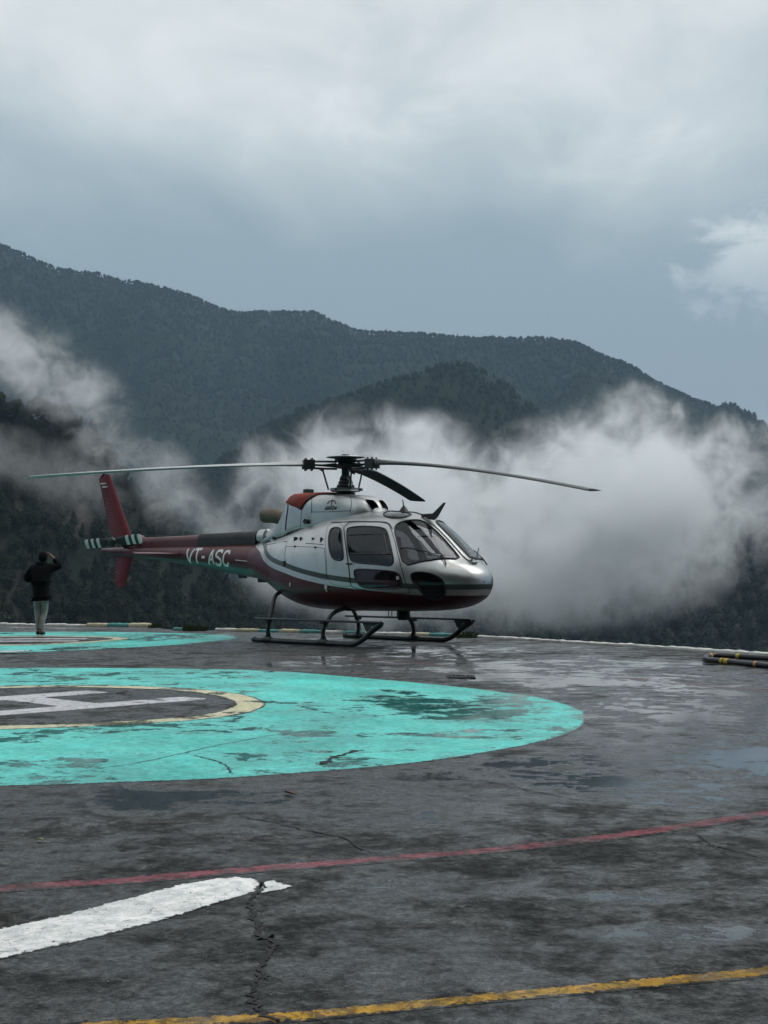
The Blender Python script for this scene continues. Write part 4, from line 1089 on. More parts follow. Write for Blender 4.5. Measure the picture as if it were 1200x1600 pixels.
# exhaust pipe, cut square, pointing aft
mb = MB(); ex = spline([(-1.30, 0, 2.12), (-1.6, -.01, 2.19), (-1.85, -.03, 2.25), (-2.12, -.04, 2.265)], 14)
mb.tube(ex, .135, 24, cap=False); ex2 = [tuple(p) for p in ex[::-1]]; mb.tube(ex2, .122, 24, cap=False)
mb.build('exhaust_pipe', M['exhaust'], heli); MB().lathe([(0, -.01), (.122, -.01), (.122, .01), (0, .01)], 24, org=ex[-4], mat=Matrix.Rotation(R(90), 4, 'Y')).build('exhaust_throat', M['black'], heli)
# red canvas over the engine air inlet: a sheet draped across the cowling top with a hanging corner
mb = MB(); nx_, nt_ = 26, 34
gx = np.linspace(-1.22, -.10, nx_); V = []
for i, x in enumerate(gx):
    f_ = i / (nx_ - 1)
    # how far the cloth hangs on each side (fraction of t from the top)
    hang = np.interp(x, [-1.22, -1.10, -.95, -.68, -.42, -.38, -.10], [.70, 1.0, 1.2, 1.40, .70, .45, .35])
    for j in range(nt_):
        s = j / (nt_ - 1) * 2 - 1
        t = math.pi / 2 - s * -hang if False else math.pi / 2 + s * hang
        p = COWL.pt(np.array(x), np.array(t), np.array(.022 + .012 * mnoise.noise(Vector((x * 5, s * 4, 2))))); V.append(p)
mb.add(V, [(i * nt_ + j, i * nt_ + j + 1, (i + 1) * nt_ + j + 1, (i + 1) * nt_ + j) for i in range(nx_ - 1) for j in range(nt_ - 1)])
cv = mb.build('inlet_cover', M['red_cloth'], heli, sharp=None); md = cv.modifiers.new('t', 'SOLIDIFY'); md.thickness = .012
xk, zk = on_plane(482, 767, 0); MB().box((xk - .06, -.08, zk - .06), (xk + .06, .08, zk + .03)).build('cover_buckle', M['dark_metal'], cv, bevel=.01)

# ------------------------------------------------------------------ stroke lettering laid on a surface
GLY = {'V': [[(0, 1), (.5, 0), (1, 1)]], 'T': [[(0, 1), (1, 1)], [(.5, 1), (.5, 0)]], '-': [[(.05, .5), (.95, .5)]], 'A': [[(0, 0), (.5, 1), (1, 0)], [(.2, .35), (.8, .35)]],
       'S': [[(1, .82), (.85, .97), (.5, 1), (.15, .97), (0, .8), (.05, .62), (.5, .5), (.95, .38), (1, .2), (.85, .03), (.5, 0), (.15, .03), (0, .18)]],
       'C': [[(1, .78), (.85, .97), (.5, 1), (.15, .95), (0, .75), (0, .25), (.15, .05), (.5, 0), (.85, .03), (1, .22)]],
       'R': [[(0, 0), (0, 1), (.75, 1), (1, .88), (1, .62), (.75, .5), (0, .5)], [(.45, .5), (1, 0)]], 'O': [[(.5, 0), (.1, .1), (0, .5), (.1, .9), (.5, 1), (.9, .9), (1, .5), (.9, .1), (.5, 0)]],
       'W': [[(0, 1), (.25, 0), (.5, .7), (.75, 0), (1, 1)]]}
def ribbon(mb, pts, wd, fn):
    c = resample(np.array(pts, float), max(8, 6 * len(pts))); t = np.gradient(c, axis=0); t /= np.maximum(np.linalg.norm(t, axis=1), 1e-9)[:, None]; nn = np.stack([-t[:, 1], t[:, 0]], 1)
    a = c + nn * wd / 2; b = c - nn * wd / 2; k = len(c)
    mb.add([fn(*p) for p in a] + [fn(*p) for p in b], [(i, i + 1, k + i + 1, k + i) for i in range(k - 1)])
def letters(text, x0, z0, lw, lh, gap, wd, fn, name, mat, parent, slant=.12, squeeze=None):
    x = x0
    for ch in text:
        mb = MB(); w_ = lw * (.75 if ch == '-' else 1)
        for stv in GLY[ch]: ribbon(mb, [(x + (u_ * w_) + slant * v_ * lh, z0 + v_ * lh) for u_, v_ in stv], wd, fn)
        mb.build(name, mat, parent, smooth=False); x += w_ + gap

# ------------------------------------------------------------------ tail boom
bx_ = np.linspace(-7.47, -2.24, 150); bt = np.linspace(-math.pi, math.pi, 64, endpoint=False)
BX, BT = np.meshgrid(bx_, bt, indexing='ij'); BV = BOOM.pt(BX, BT).reshape(-1, 3); nb = len(bt)
i0 = np.arange(len(bx_) - 1)[:, None]; j0 = np.arange(nb)[None, :]; j1 = (j0 + 1) % nb
BF = np.stack([i0 * nb + j0, (i0 + 1) * nb + j0, (i0 + 1) * nb + j1, i0 * nb + j1], -1).reshape(-1, 4)
zb_, zt_ = BOOM.par(BV[:, 0])[:2]
boom = link('tail_boom', np_mesh('boom', BV, BF, {'stripe': np.full(len(BV), -1.), 'under': zb_ + (zt_ - zb_) * .27 - BV[:, 2]}), M['livery'], heli)
def boom_side(x, z, off=.005):
    zb, zt, hw, zc, nu, nl = BOOM.par(np.array(x)); h = (zt - zc) if z >= zc else (zc - zb); k = max(0, 1 - abs((z - zc) / h) ** 2); return (x, -(float(hw) * math.sqrt(k) + off), z)
# registration: placed from where it shows on the boom
xa = BOOM.hit3(289, 880)[0]; xb = BOOM.hit3(357, 870)[0]
tot = xb - xa; lw_ = tot / 7.55; lh = .245
for k, ch in enumerate('VT-ASC'):
    pxk = [290.5, 302.5, 315, 326, 337, 349][k]; pye = [857.5, 858, 869, 859, 860, 861][k]; pyb = [880, 880.5, 872, 882, 883, 884][k]; pxe = [300.5, 312, 320, 334, 345.5, 357][k]
    A = BOOM.hit3(pxk, (pye + pyb) / 2); B = BOOM.hit3(pxe, (pye + pyb) / 2); T_ = BOOM.hit3((pxk + pxe) / 2, pye); L_ = BOOM.hit3((pxk + pxe) / 2, pyb)
    mb = MB()
    for stv in GLY[ch]:
        if ch == '-': ribbon(mb, [(A[0], A[2]), (B[0], B[2])], .05, boom_side)
        else: ribbon(mb, [(A[0] + u_ * (B[0] - A[0]) + .10 * (v_ - .5) * (T_[2] - L_[2]), L_[2] + v_ * (T_[2] - L_[2])) for u_, v_ in stv], .048, boom_side)
    mb.build('registration_letter', M['white_mark'], boom, smooth=False)
    # the same letters, reading forwards, on the port side are out of view
A = BOOM.hit3(368, 875); B = BOOM.hit3(394, 877); mb = MB(); ribbon(mb, [(A[0], A[2]), ((A[0] + B[0]) / 2, A[2] - .012), (B[0], B[2])], .014, boom_side); mb.build('white_pinstripe', M['white_mark'], boom, smooth=False)
# drive-shaft cover along the top
def cover(x0, x1, hw0, hw1, h0, h1, name, mat):
    mb = MB(); prof = [(-1, -.12), (-1, .55), (-.75, .88), (-.35, 1.0), (.35, 1.0), (.75, .88), (1, .55), (1, -.12)]; vs_ = []; n_ = 14
    for i in range(n_ + 1):
        f_ = i / n_; x = x0 + (x1 - x0) * f_; zt = float(BOOM.par(np.array(max(x, -7.4)))[1]) - .03; a = hw0 + (hw1 - hw0) * f_; h = h0 + (h1 - h0) * f_
        vs_ += [(x, y * a, zt + z * h) for y, z in prof]
    q = len(prof); mb.add(vs_, [(i * q + p, i * q + p + 1, (i + 1) * q + p + 1, (i + 1) * q + p) for i in range(n_) for p in range(q - 1)] + [tuple(range(q)), tuple(n_ * q + p for p in range(q))])
    return mb.build(name, mat, heli, sharp=50)
cover(-2.28, -4.03, .135, .115, .255, .245, 'driveshaft_cover', M['black'])
cover(-4.03, -5.95, .112, .085, .225, .215, 'driveshaft_cover', M['maroon'])
mb = MB(); mb.lathe([(.0, -.0), (.12, 0), (.14, .02), (.14, .2), (.11, .22), (0, .22)], 20, org=(-2.26, 0, 1.87), mat=Matrix.Rotation(R(90), 4, 'Y')); mb.build('shaft_coupling', M['silver'], heli)
mb = MB(); mb.tube([(-5.93, 0, 1.76), (-6.05, 0, 1.87), (-6.35, 0, 1.86), (-6.62, 0, 1.84)], [.10, .12, .10, .11], 12); mb.build('tail_gearbox', M['maroon'], heli)
# fins
def fin(poly, name, mat, th0, th1):
    """poly: [(x,z)...] leading-edge foot, leading-edge tip, trailing-edge tip, trailing-edge foot"""
    (a, za), (b_, zb2), (c, zc2), (d, zd) = poly; prof = [(0, 0), (.06, .62), (.22, 1), (.55, .75), (.8, .38), (1, .10), (1, -.10), (.8, -.38), (.55, -.75), (.22, -1), (.06, -.62)]
    vs_ = []; n_ = 16; q = len(prof)
    for i in range(n_ + 1):
        f_ = i / n_; x0 = a + (b_ - a) * f_; z0 = za + (zb2 - za) * f_; x1 = d + (c - d) * f_; z1 = zd + (zc2 - zd) * f_; th = th0 + (th1 - th0) * f_
        vs_ += [(x0 + (x1 - x0) * u_, v_ * th, z0 + (z1 - z0) * u_) for u_, v_ in prof]
    mb = MB(); mb.add(vs_, [(i * q + p, i * q + (p + 1) % q, (i + 1) * q + (p + 1) % q, (i + 1) * q + p) for i in range(n_) for p in range(q)] + [tuple(range(q)), tuple(n_ * q + p for p in range(q))])
    o = mb.build(name, mat, heli, sharp=30)
    return o
up = [on_plane(205, 838, 0), on_plane(171.5, 742, 0), on_plane(154.5, 748, 0), on_plane(174.5, 840, 0)]
f1 = fin(up, 'upper_fin', M['red_fin'], .075, .045)
lowp = [on_plane(209, 866, 0), on_plane(196.5, 914, 0), on_plane(179.5, 906, 0), on_plane(182.5, 862, 0)]
f2 = fin(lowp, 'lower_fin', M['red_fin'], .06, .035)
mb = MB(); p0, p1, p2 = on_plane(196.5, 914, 0), on_plane(187, 919.5, 0), on_plane(179.5, 906, 0); mb.prism([p0, p1, p2], lambda x, z: (x, -.034, z), lambda x, z: (x, .034, z)); mb.build('fin_tip', M['red_fin'], f2, smooth=False)
def ribs(poly, n, parent, f0=.12, f1=.97, th=.05):
    (a, za), (b_, zb2), (c, zc2), (d, zd) = poly
    for i in range(n):
        f_ = f0 + (f1 - f0) * i / (n - 1); x0 = a + (b_ - a) * f_; z0 = za + (zb2 - za) * f_; x1 = d + (c - d) * f_; z1 = zd + (zc2 - zd) * f_
        mb = MB()
        for sg in (-1, 1):
            q0 = Vector((x0 + (x1 - x0) * .46, sg * th * .80, z0 + (z1 - z0) * .46)); q1 = Vector((x0 + (x1 - x0) * .95, sg * th * .20, z0 + (z1 - z0) * .95))
            mb.tube([q0, (q0 + q1) / 2, q1], .012, 6)
        mb.build('fin_rib', M['red_fin'], parent)
ribs(up, 17, f1, .06, .84, .062); ribs(lowp, 8, f2, .15, .95, .05)
xt, zt = on_plane(164, 742, 0); MB().tube([(xt + .10, 0, zt - .02), (xt, 0, zt + .03), (xt - .14, 0, zt - .05)], .03, 8).build('fin_cap', M['maroon'], f1)
for py in (756, 761):
    a_ = on_plane(158 + (py - 756) * .5, py, -.045); b_ = on_plane(166 + (py - 756) * .5, py - .5, -.045)
    MB().prism([(a_[0], a_[1] - .014), (b_[0], b_[1] - .014), (b_[0], b_[1] + .014), (a_[0], a_[1] + .014)], lambda x, z: (x, -.060, z), lambda x, z: (x, -.030, z)).build('fin_marking', M['white_mark'], f1, smooth=False)
# tail guard
a_ = on_plane(188, 918, 0); b_ = on_plane(178, 924, 0); c_ = on_plane(166, 929, 0)
MB().tube([(a_[0], 0, a_[1]), (b_[0], 0, b_[1]), (c_[0], 0, c_[1])], .014, 8).build('tail_guard', M['dark_metal'], heli)
# horizontal stabiliser
def stab():
    prof = [(0, 0), (.08, .6), (.3, 1), (.65, .6), (1, .05), (1, -.05), (.65, -.6), (.3, -1), (.08, -.6)]; vs_ = []; n_ = 12; q = len(prof)
    for i in range(n_ + 1):
        y = -1.26 + 2.52 * i / n_; vs_ += [(-4.46 - u_ * .44, y, 1.575 + v_ * .034) for u_, v_ in prof]
    mb = MB(); mb.add(vs_, [(i * q + p, i * q + (p + 1) % q, (i + 1) * q + (p + 1) % q, (i + 1) * q + p) for i in range(n_) for p in range(q)] + [tuple(range(q)), tuple(n_ * q + p for p in range(q))])
    o = mb.build('stabiliser', M['maroon'], heli, sharp=40)
stab()
# tail rotor, starboard side, blades striped black and white
TRX, TRZ = on_plane(178, 846, -.36)
trh = MB().lathe([(0, -.18), (.05, -.18), (.05, .06), (.09, .08), (.09, .14), (.04, .17), (0, .17)], 16, org=(TRX, -.30, TRZ), mat=Matrix.Rotation(R(90), 4, 'X')).build('tail_rotor_hub', M['dark_metal'], heli)
mb = MB(); mb.tube([(TRX, -.12, TRZ), (TRX, .0, TRZ)], .06, 12); mb.build('rotor_shaft', M['steel'], trh)
for sg in (1, -1):
    L = .97 if sg > 0 else .99
    def tb(r_, c_, y_=0.0): # along the blade
        a = R(2.5); return (TRX + sg * r_ * math.cos(a) - 0 * c_, -.38 + y_ - c_ * .30, TRZ + (r_ * sg * math.sin(a) + c_) * 1.0)
    segs = [(.12, .30, 'black_mark', .06, .085), (.30, .46, 'black_mark', .085, .095), (.46, .565, 'white_mark', .095, .096), (.565, .67, 'black_mark', .096, .096), (.67, .77, 'white_mark', .096, .096), (.77, .87, 'black_mark', .096, .096), (.87, L, 'white_mark', .096, .09)]
    bl = None
    for (r0, r1, mt, w0, w1) in segs:
        mb = MB(); vs_ = []
        for r_, w_ in ((r0, w0), (r1, w1)):
            for c_, y_ in ((-w_, .0), (-w_ * .3, .018), (w_ * .6, .020), (w_, .004), (w_ * .6, -.014), (-w_ * .3, -.012)): vs_.append(tb(r_, c_, y_))
        mb.add(vs_, [(i, (i + 1) % 6, 6 + (i + 1) % 6, 6 + i) for i in range(6)] + [tuple(range(6)), tuple(range(6, 12))])
        o = mb.build('tail_rotor_blade' if bl is None else 'blade_band', M[mt], heli if bl is None else bl, sharp=30)
        bl = bl or o
# whip antenna under the boom
p0 = BOOM.hit3(356, 896); x1, z1 = on_plane(338, 930, -.05); MB().tube([(p0[0], -.03, p0[2]), (x1, -.05, z1)], [.012, .006], 6).build('whip_antenna', M['black'], heli)
for px in (375, 410): p0 = BOOM.hit3(px, 903); MB().box((p0[0] - .10, -.03, p0[2] - .06), (p0[0] + .10, .03, p0[2] + .02)).build('boom_drain', M['black'], heli, bevel=.01)

# ------------------------------------------------------------------ main rotor
HZ = 3.075
mb = MB(); mb.lathe([(0, 2.50), (.16, 2.50), (.17, 2.60), (.12, 2.62), (.07, 2.64), (.07, HZ + .05), (0, HZ + .05)], 20); mast = mb.build('rotor_mast', M['dark_metal'], heli, sharp=30)
MB().lathe([(0, 2.655), (.19, 2.655), (.195, 2.68), (.15, 2.70), (.16, 2.72), (.12, 2.76), (.135, 2.775), (.10, 2.82), (.11, 2.84), (.08, 2.90), (0, 2.90)], 20).build('swashplate_boot', M['black'], mast, sharp=30)
mb = MB(); mb.lathe([(0, 2.62), (.25, 2.62), (.27, 2.64), (.27, 2.675), (0, 2.675)], 20)
for k in range(3):
    a = R(30 + 120 * k); mb.box((.15, -.04, 2.63), (.30, .04, 2.675), mat=Matrix.Rotation(a, 4, 'Z'))
mb.build('swashplate', M['steel'], mast, sharp=30)
hub = MB().lathe([(0, HZ - .05), (.13, HZ - .05), (.20, HZ - .02), (.21, HZ + .01), (.13, HZ + .03), (.13, HZ + .06), (.19, HZ + .065), (.19, HZ + .125), (0, HZ + .125)], 28).build('rotor_hub', M['dark_metal'], heli, sharp=30)
MB().lathe([(0, HZ + .128), (.26, HZ + .128), (.335, HZ + .140), (.32, HZ + .152), (.12, HZ + .165), (.07, HZ + .168), (.07, HZ + .192), (0, HZ + .192)], 32).build('hub_disc', M['steel'], hub, sharp=30)
TIPZ = {195.0: 2.775, 75.0: 2.72, 315.0: 2.42}
for wa, tz in TIPZ.items():
    la = R(wa) - HYAW                                    # world angle -> local angle
    ca, sa = math.cos(la), math.sin(la)
    def q(r_, c_, z_): return (r_ * ca - c_ * sa, r_ * sa + c_ * ca, z_)
    droop = lambda r_: HZ + .01 + (tz - HZ - .01) * ((r_ - .3) / 5.05) ** 1.55 if r_ > .3 else HZ + .01
    mb = MB()
    for (c0, z0) in ((.0, .062), (.0, -.062)):
        pts = [q(.16, c0, HZ + z0), q(.45, c0, HZ + z0), q(.72, c0, droop(.72) + z0 * .8)]
        mb.tube(pts, .038, 8, flat=(1.6, .5))
    mb.tube([q(.18, 0, HZ), q(.40, 0, HZ - .005), q(.62, 0, HZ)], [.075, .035, .03], 8, flat=(1.5, .55))
    mb.build('rotor_sleeve', M['dark_metal'], hub, sharp=40)
    mb = MB(); vs_ = [q(r_, c_, droop(r_) + z_) for r_ in (.56, .76) for c_, z_ in ((-.09, -.08), (.09, -.08), (.09, .08), (-.09, .08))]
    mb.add(vs_, [(0, 1, 2, 3), (4, 5, 6, 7), (0, 1, 5, 4), (1, 2, 6, 5), (2, 3, 7, 6), (3, 0, 4, 7)])
    for r_ in (.60, .71):
        for c_ in (-.05, .05): mb.tube([q(r_, c_, droop(r_) - .11), q(r_, c_, droop(r_) + .11)], .016, 8)
    mb.build('blade_clamp', M['dark_metal'], hub, sharp=40, bevel=.012)
    # pitch horn and link
    mb = MB(); mb.tube([q(.44, -.02, HZ - .07), q(.36, -.20, HZ - .08)], .024, 8); mb.tube([q(.36, -.20, HZ - .08), q(.27, -.15, 2.655)], .015, 8); mb.build('pitch_link', M['dark_metal'], hub)
    # the blade: cambered section, real droop
    R0, R1 = .70, 5.345; n_ = 40; vs_ = []
    prof = [(-.5, 0), (-.47, .35), (-.38, .62), (-.2, .75), (0, .68), (.25, .42), (.5, .04), (.5, -.04), (.25, -.18), (0, -.30), (-.2, -.36), (-.38, -.32), (-.47, -.2)]
    for i in range(n_ + 1):
        r_ = R0 + (R1 - R0) * i / n_; ch = np.interp(r_, [.70, .95, 1.35, 5.2, 5.345], [.14, .16, .35, .35, .33]); th = np.interp(r_, [.7, 1.35, 5.3], [.10, .055, .035])
        tw = R(np.interp(r_, [.7, 5.345], [5.0, -2.0]))
        for u_, v_ in prof:
            c_ = u_ * ch; zz = v_ * th
            vs_.append(q(r_, c_ * math.cos(tw) - zz * math.sin(tw) * 0, droop(r_) + zz - c_ * math.sin(tw)))
    qn = len(prof)
    mb = MB(); mb.add(vs_, [(i * qn + p, i * qn + (p + 1) % qn, (i + 1) * qn + (p + 1) % qn, (i + 1) * qn + p) for i in range(n_) for p in range(qn)] + [tuple(range(qn)), tuple(n_ * qn + p for p in range(qn))])
    mb.build('rotor_blade', M['blade_lit'] if wa == 195.0 else M['blade_grey'], heli, sharp=30)
mb = MB(); mb.tube([(.16, -.06, 2.70), (.24, -.1, 2.80), (.10, -.05, 2.86)], .022, 8); mb.lathe([(0, -.02), (.035, -.02), (.035, .02), (0, .02)], 10, org=(.22, -.10, 2.73), mat=Matrix.Rotation(R(70), 4, 'X')); mb.build('scissor_link', M['steel'], mast)

# wire cutter above the windscreen and the roof aerial
xa, za = on_plane(659, 806, 0); xb, zb3 = on_plane(678, 808, 0); xc, zc3 = on_plane(696, 785.5, 0)
mb = MB(); poly = [(xa, za - .03), (xb, zb3 - .05), (xb + .08, zb3 + .0), (xc, zc3), (xc - .03, zc3 + .005), (xb - .02, zb3 + .06), (xa, za + .03)]
mb.prism(poly, lambda x, z: (x, -.012, z), lambda x, z: (x, .012, z)); mb.build('wire_cutter', M['dark_metal'], heli, smooth=False)
xr, zr = on_plane(631, 797, 0); xr2, zr2 = on_plane(629, 780, 0)
mb = MB(); mb.lathe([(0, -.03), (.09, -.03), (.05, .03), (.018, .07), (0, .07)], 14, org=(xr, 0, zr)); mb.tube([(xr, 0, zr + .05), (xr2, 0, zr2)], [.014, .006], 6); mb.build('roof_aerial', M['dark_metal'], heli)

# operator's mark on the cowling: arc, post and the name
def cowl_side(x, z, off=.006):
    zb, zt, hw, zc, nu, nl = COWL.par(np.array(x)); k = max(0, 1 - (abs(z - zc) / (zt - zc)) ** float(nu)) ** (1 / float(nu)); return (x, -(float(hw) * k + off), z)
c0 = COWL.hit3(518, 787.5); s_ = .11
mb = MB(); ribbon(mb, [(c0[0] + s_ * math.cos(a), c0[2] - .02 + s_ * .75 * math.sin(a)) for a in np.linspace(.25, math.pi - .25, 14)], .018, cowl_side); ribbon(mb, [(c0[0], c0[2] - .03), (c0[0], c0[2] + .075)], .016, cowl_side)
mb.build('operator_emblem', M['black_mark'], cowl, smooth=False)
tl = COWL.hit3(508, 794.5); tr_ = COWL.hit3(527, 794)
letters('ARROW', tl[0], tl[2] - .03, (tr_[0] - tl[0]) / 5 * .74, .062, (tr_[0] - tl[0]) / 5 * .26, .012, cowl_side, 'operator_letter', M['black_mark'], cowl, 0)

# ------------------------------------------------------------------ skid landing gear
TRK = 1.095
for sy in (-1, 1):
    y = sy * TRK
    pts = [(-1.12, y, .058), (-1.0, y, .045), (1.05, y, .045), (1.35, y, .055), (1.55, y, .13), (1.80, y, .30), (1.98, y, .40)]
    sk = MB().tube([tuple(p) for p in spline(pts, 48)], .043, 12).build('skid', M['skid_paint'], heli)
    # long step above the skid
    MB().box((-1.12, y - .05, .395), (1.95, y + .05, .43)).build('step_board', M['skid_paint'], sk, bevel=.012)
    # drilled gusset where the skid turns up
    pl = [(1.55, .40), (2.03, .415), (1.99, .34), (1.86, .27), (1.72, .20), (1.62, .28)]
    mb = MB(); mb.prism(pl, lambda x, z: (x, y - .010, z), lambda x, z: (x, y + .010, z)); mb.build('gusset', M['skid_paint'], sk, smooth=False, bevel=.004)
    for (hx_, hz_, hr) in ((1.78, .325, .030), (1.88, .345, .024), (1.96, .375, .016)):
        MB().lathe([(0, -.014), (hr, -.014), (hr, .014), (0, .014)], 12, org=(hx_, y, hz_), mat=Matrix.Rotation(R(90), 4, 'X')).build('gusset_hole', M['steel'], sk, smooth=False)
    # arched cross-tube legs
    for xl, yi, zi, rise in ((-.80, .30, .66, .88), (.60, .36, .56, .60)):
        xin = xl - (.14 if xl < 0 else -.0)
        if xl < 0: lp = [(xl - .32, sy * .25, .86), (xl - .28, sy * .50, .875), (xl - .16, sy * .78, .80), (xl - .04, sy * .97, .55), (xl, y * .985, .30), (xl, y, .07)]
        else: lp = [(xl, sy * .30, .60), (xl, sy * .62, .60), (xl, sy * .86, .53), (xl, sy * .99, .40), (xl, y * .985, .26), (xl, y, .07)]
        MB().tube([tuple(p) for p in spline(lp, 30)], .036, 10).build('leg', M['skid_paint'], sk)
        MB().tube([(xl - .11, y, .05), (xl - .06, y, .058), (xl + .06, y, .058), (xl + .11, y, .05)], [.046, .054, .054, .046], 12).build('skid_clamp', M['dark_metal'], sk)
        MB().tube([(xl, y * .985, .06), (xl, y * .99, .16)], [.06, .038], 10).build('leg_shoe', M['dark_metal'], sk)
        MB().box((xl - .05, y * .985 - .05, .355), (xl + .05, y * .985 + .05, .405)).build('step_bracket', M['dark_metal'], sk, bevel=.01)
mb = MB(); mb.tube([(.60, -.55, .60), (.60, .55, .60)], .04, 10); mb.build('cross_tube', M['dark_metal'], heli)
mb = MB(); mb.tube([(-1.12, -.5, .86), (-1.12, .5, .86)], .04, 10); mb.build('cross_tube', M['dark_metal'], heli)
MB().lathe([(0, 0), (.09, 0), (.11, .05), (.11, .16), (0, .16)], 16, org=(1.45, -.05, .42)).build('landing_light', M['black'], heli)
# ================================================================== the person
def skin_obj(name, joints, bones, mat, parent, root, sub=2):
    """joints: name -> (pos, (rx, ry)); one continuous skinned surface"""
    keys = list(joints); me = bpy.data.meshes.new(name)
    me.from_pydata([(joints[k][0][0], -joints[k][0][1], joints[k][0][2]) for k in keys], [(keys.index(a), keys.index(b)) for a, b in bones], [])
    o = bpy.data.objects.new(name, me); COL.objects.link(o); o.parent = parent
    md = o.modifiers.new('skin', 'SKIN'); md.use_smooth_shade = True
    sv_ = me.skin_vertices[0].data
    for i, k in enumerate(keys):
        r_ = joints[k][1]; sv_[i].radius = r_ if isinstance(r_, tuple) else (r_, r_); sv_[i].use_root = (k == root)
    ss = o.modifiers.new('sub', 'SUBSURF'); ss.levels = sub; ss.render_levels = sub
    me.materials.append(mat); return o
fx0, fy0 = ground_px(63.5, 993)
per = empty('person', (fx0, fy0, 0)); tag(per, 'person in black hooded jacket and grey trousers with one hand raised to the head', 'person')
M['skin'] = simple('skin', (0.20, 0.11, 0.08), 0.6); M['jacket'] = simple('black_jacket', (0.0045, 0.0047, 0.006), 0.9, spec=.1, var=.35, scale=5, bmp=.5, bscale=9)
M['trousers'] = simple('grey_trousers', (0.235, 0.245, 0.24), 0.85, var=.3, scale=5, bmp=.7, bscale=11); M['shoe'] = simple('dark_shoe', (0.015, 0.016, 0.015), 0.6); M['hair'] = simple('black_hair', (0.004, 0.004, 0.005), 0.8, spec=.1)
J = {'pel': ((0.01, 0, .86), (.13, .10)), 'spi': ((0.01, 0, 1.02), (.125, .09)), 'che': ((0.015, .0, 1.22), (.14, .095)), 'nec': ((0.02, -.015, 1.365), .05), 'nk2': ((.028, -.03, 1.41), .05),
     'hd0': ((.033, -.045, 1.46), (.064, .072)), 'hd1': ((.036, -.05, 1.53), (.072, .085)), 'hd2': ((.036, -.045, 1.585), (.055, .065)),
     'ls': ((-.17, 0, 1.30), .06), 'le': ((-.27, -.03, 1.07), .045), 'lw': ((-.12, -.19, 1.08), .033), 'lh': ((-.05, -.215, 1.09), (.035, .02)),
     'rs': ((.20, 0, 1.325), .06), 're': ((.375, -.05, 1.355), .045), 'rw': ((.215, -.10, 1.50), .032), 'rh': ((.160, -.105, 1.545), (.034, .018)),
     'lhip': ((-.07, 0, .78), .068), 'lk': ((-.062, -.03, .45), .042), 'la': ((-.042, .018, .10), .028), 'lf': ((-.05, .01, .05), .03), 'lt': ((-.055, -.09, .04), .024),
     'rhip': ((.08, .02, .78), .068), 'rk': ((.060, -.05, .46), .042), 'ra': ((.026, .078, .11), .028), 'rf': ((.03, .06, .05), .03), 'rt': ((.045, -.03, .04), .024)}
B = [('pel', 'spi'), ('spi', 'che'), ('che', 'nec'), ('nec', 'nk2'), ('nk2', 'hd0'), ('hd0', 'hd1'), ('hd1', 'hd2'), ('che', 'ls'), ('ls', 'le'), ('le', 'lw'), ('lw', 'lh'), ('che', 'rs'), ('rs', 're'), ('re', 'rw'), ('rw', 'rh'),
     ('pel', 'lhip'), ('lhip', 'lk'), ('lk', 'la'), ('la', 'lf'), ('lf', 'lt'), ('pel', 'rhip'), ('rhip', 'rk'), ('rk', 'ra'), ('ra', 'rf'), ('rf', 'rt')]
# fingers branch from the palms
for hnd, base, dirs in (('l', Vector((-.05, -.215, 1.09)), Vector((.9, -.25, .1))), ('r', Vector((.160, -.105, 1.545)), Vector((-.75, .15, .45)))):
    dirs.normalize(); sd = Vector((0, .2, 1)).cross(dirs).normalized() if hnd == 'l' else Vector((.4, .1, .9)).normalized()
    for k, (o_, ln) in enumerate(((-.026, .062), (-.009, .072), (.009, .068), (.026, .054))):
        a = base + dirs * .04 + sd * o_; b_ = a + dirs * ln * .5 + Vector((0, -.008, .002)); c = b_ + dirs * ln * .4 + Vector((0, .018, -.012))
        for nm, p in (('a', a), ('b', b_), ('c', c)): J[f'{hnd}{k}{nm}'] = (tuple(p), .0085)
        B += [(hnd + 'h', f'{hnd}{k}a'), (f'{hnd}{k}a', f'{hnd}{k}b'), (f'{hnd}{k}b', f'{hnd}{k}c')]
    a = base + sd * .035 + Vector((0, -.01, -.012)); b_ = a + dirs * .035 + sd * .012
    J[hnd + 'ta'] = (tuple(a), .010); J[hnd + 'tb'] = (tuple(b_), .009); B += [(hnd + 'h', hnd + 'ta'), (hnd + 'ta', hnd + 'tb')]
skin_obj('body', J, B, M['skin'], per, 'pel', 2)
JJ = {'hm2': ((.018, 0, .71), (.235, .18)), 'hem': ((.018, 0, .75), (.255, .19)), 'pel': ((.012, 0, .86), (.225, .16)), 'spi': ((.01, 0, 1.03), (.195, .14)), 'che': ((.012, .0, 1.22), (.20, .14)), 'col': ((.022, -.01, 1.36), (.105, .095)), 'hoo': ((.03, .0, 1.40), (.085, .085)),
      'ls': ((-.165, 0, 1.285), .085), 'le': ((-.29, -.02, 1.075), .085), 'lw': ((-.13, -.18, 1.08), .055), 'rs': ((.20, 0, 1.30), .085), 're': ((.372, -.045, 1.34), .080), 'rw': ((.225, -.095, 1.49), .050)}
skin_obj('jacket', JJ, [('hm2', 'hem'), ('hem', 'pel'), ('pel', 'spi'), ('spi', 'che'), ('che', 'col'), ('col', 'hoo'), ('che', 'ls'), ('ls', 'le'), ('le', 'lw'), ('che', 'rs'), ('rs', 're'), ('re', 'rw')], M['jacket'], per, 'pel')
JT = {'pel': ((.01, 0, .80), (.13, .10)), 'lhip': ((-.07, 0, .68), .088), 'lk': ((-.062, -.03, .45), .070), 'lc': ((-.050, .0, .25), .058), 'la': ((-.042, .018, .11), .050), 'rhip': ((.08, .02, .68), .088), 'rk': ((.060, -.05, .46), .070), 'rc': ((.04, .05, .26), .058), 'ra': ((.026, .078, .115), .050)}
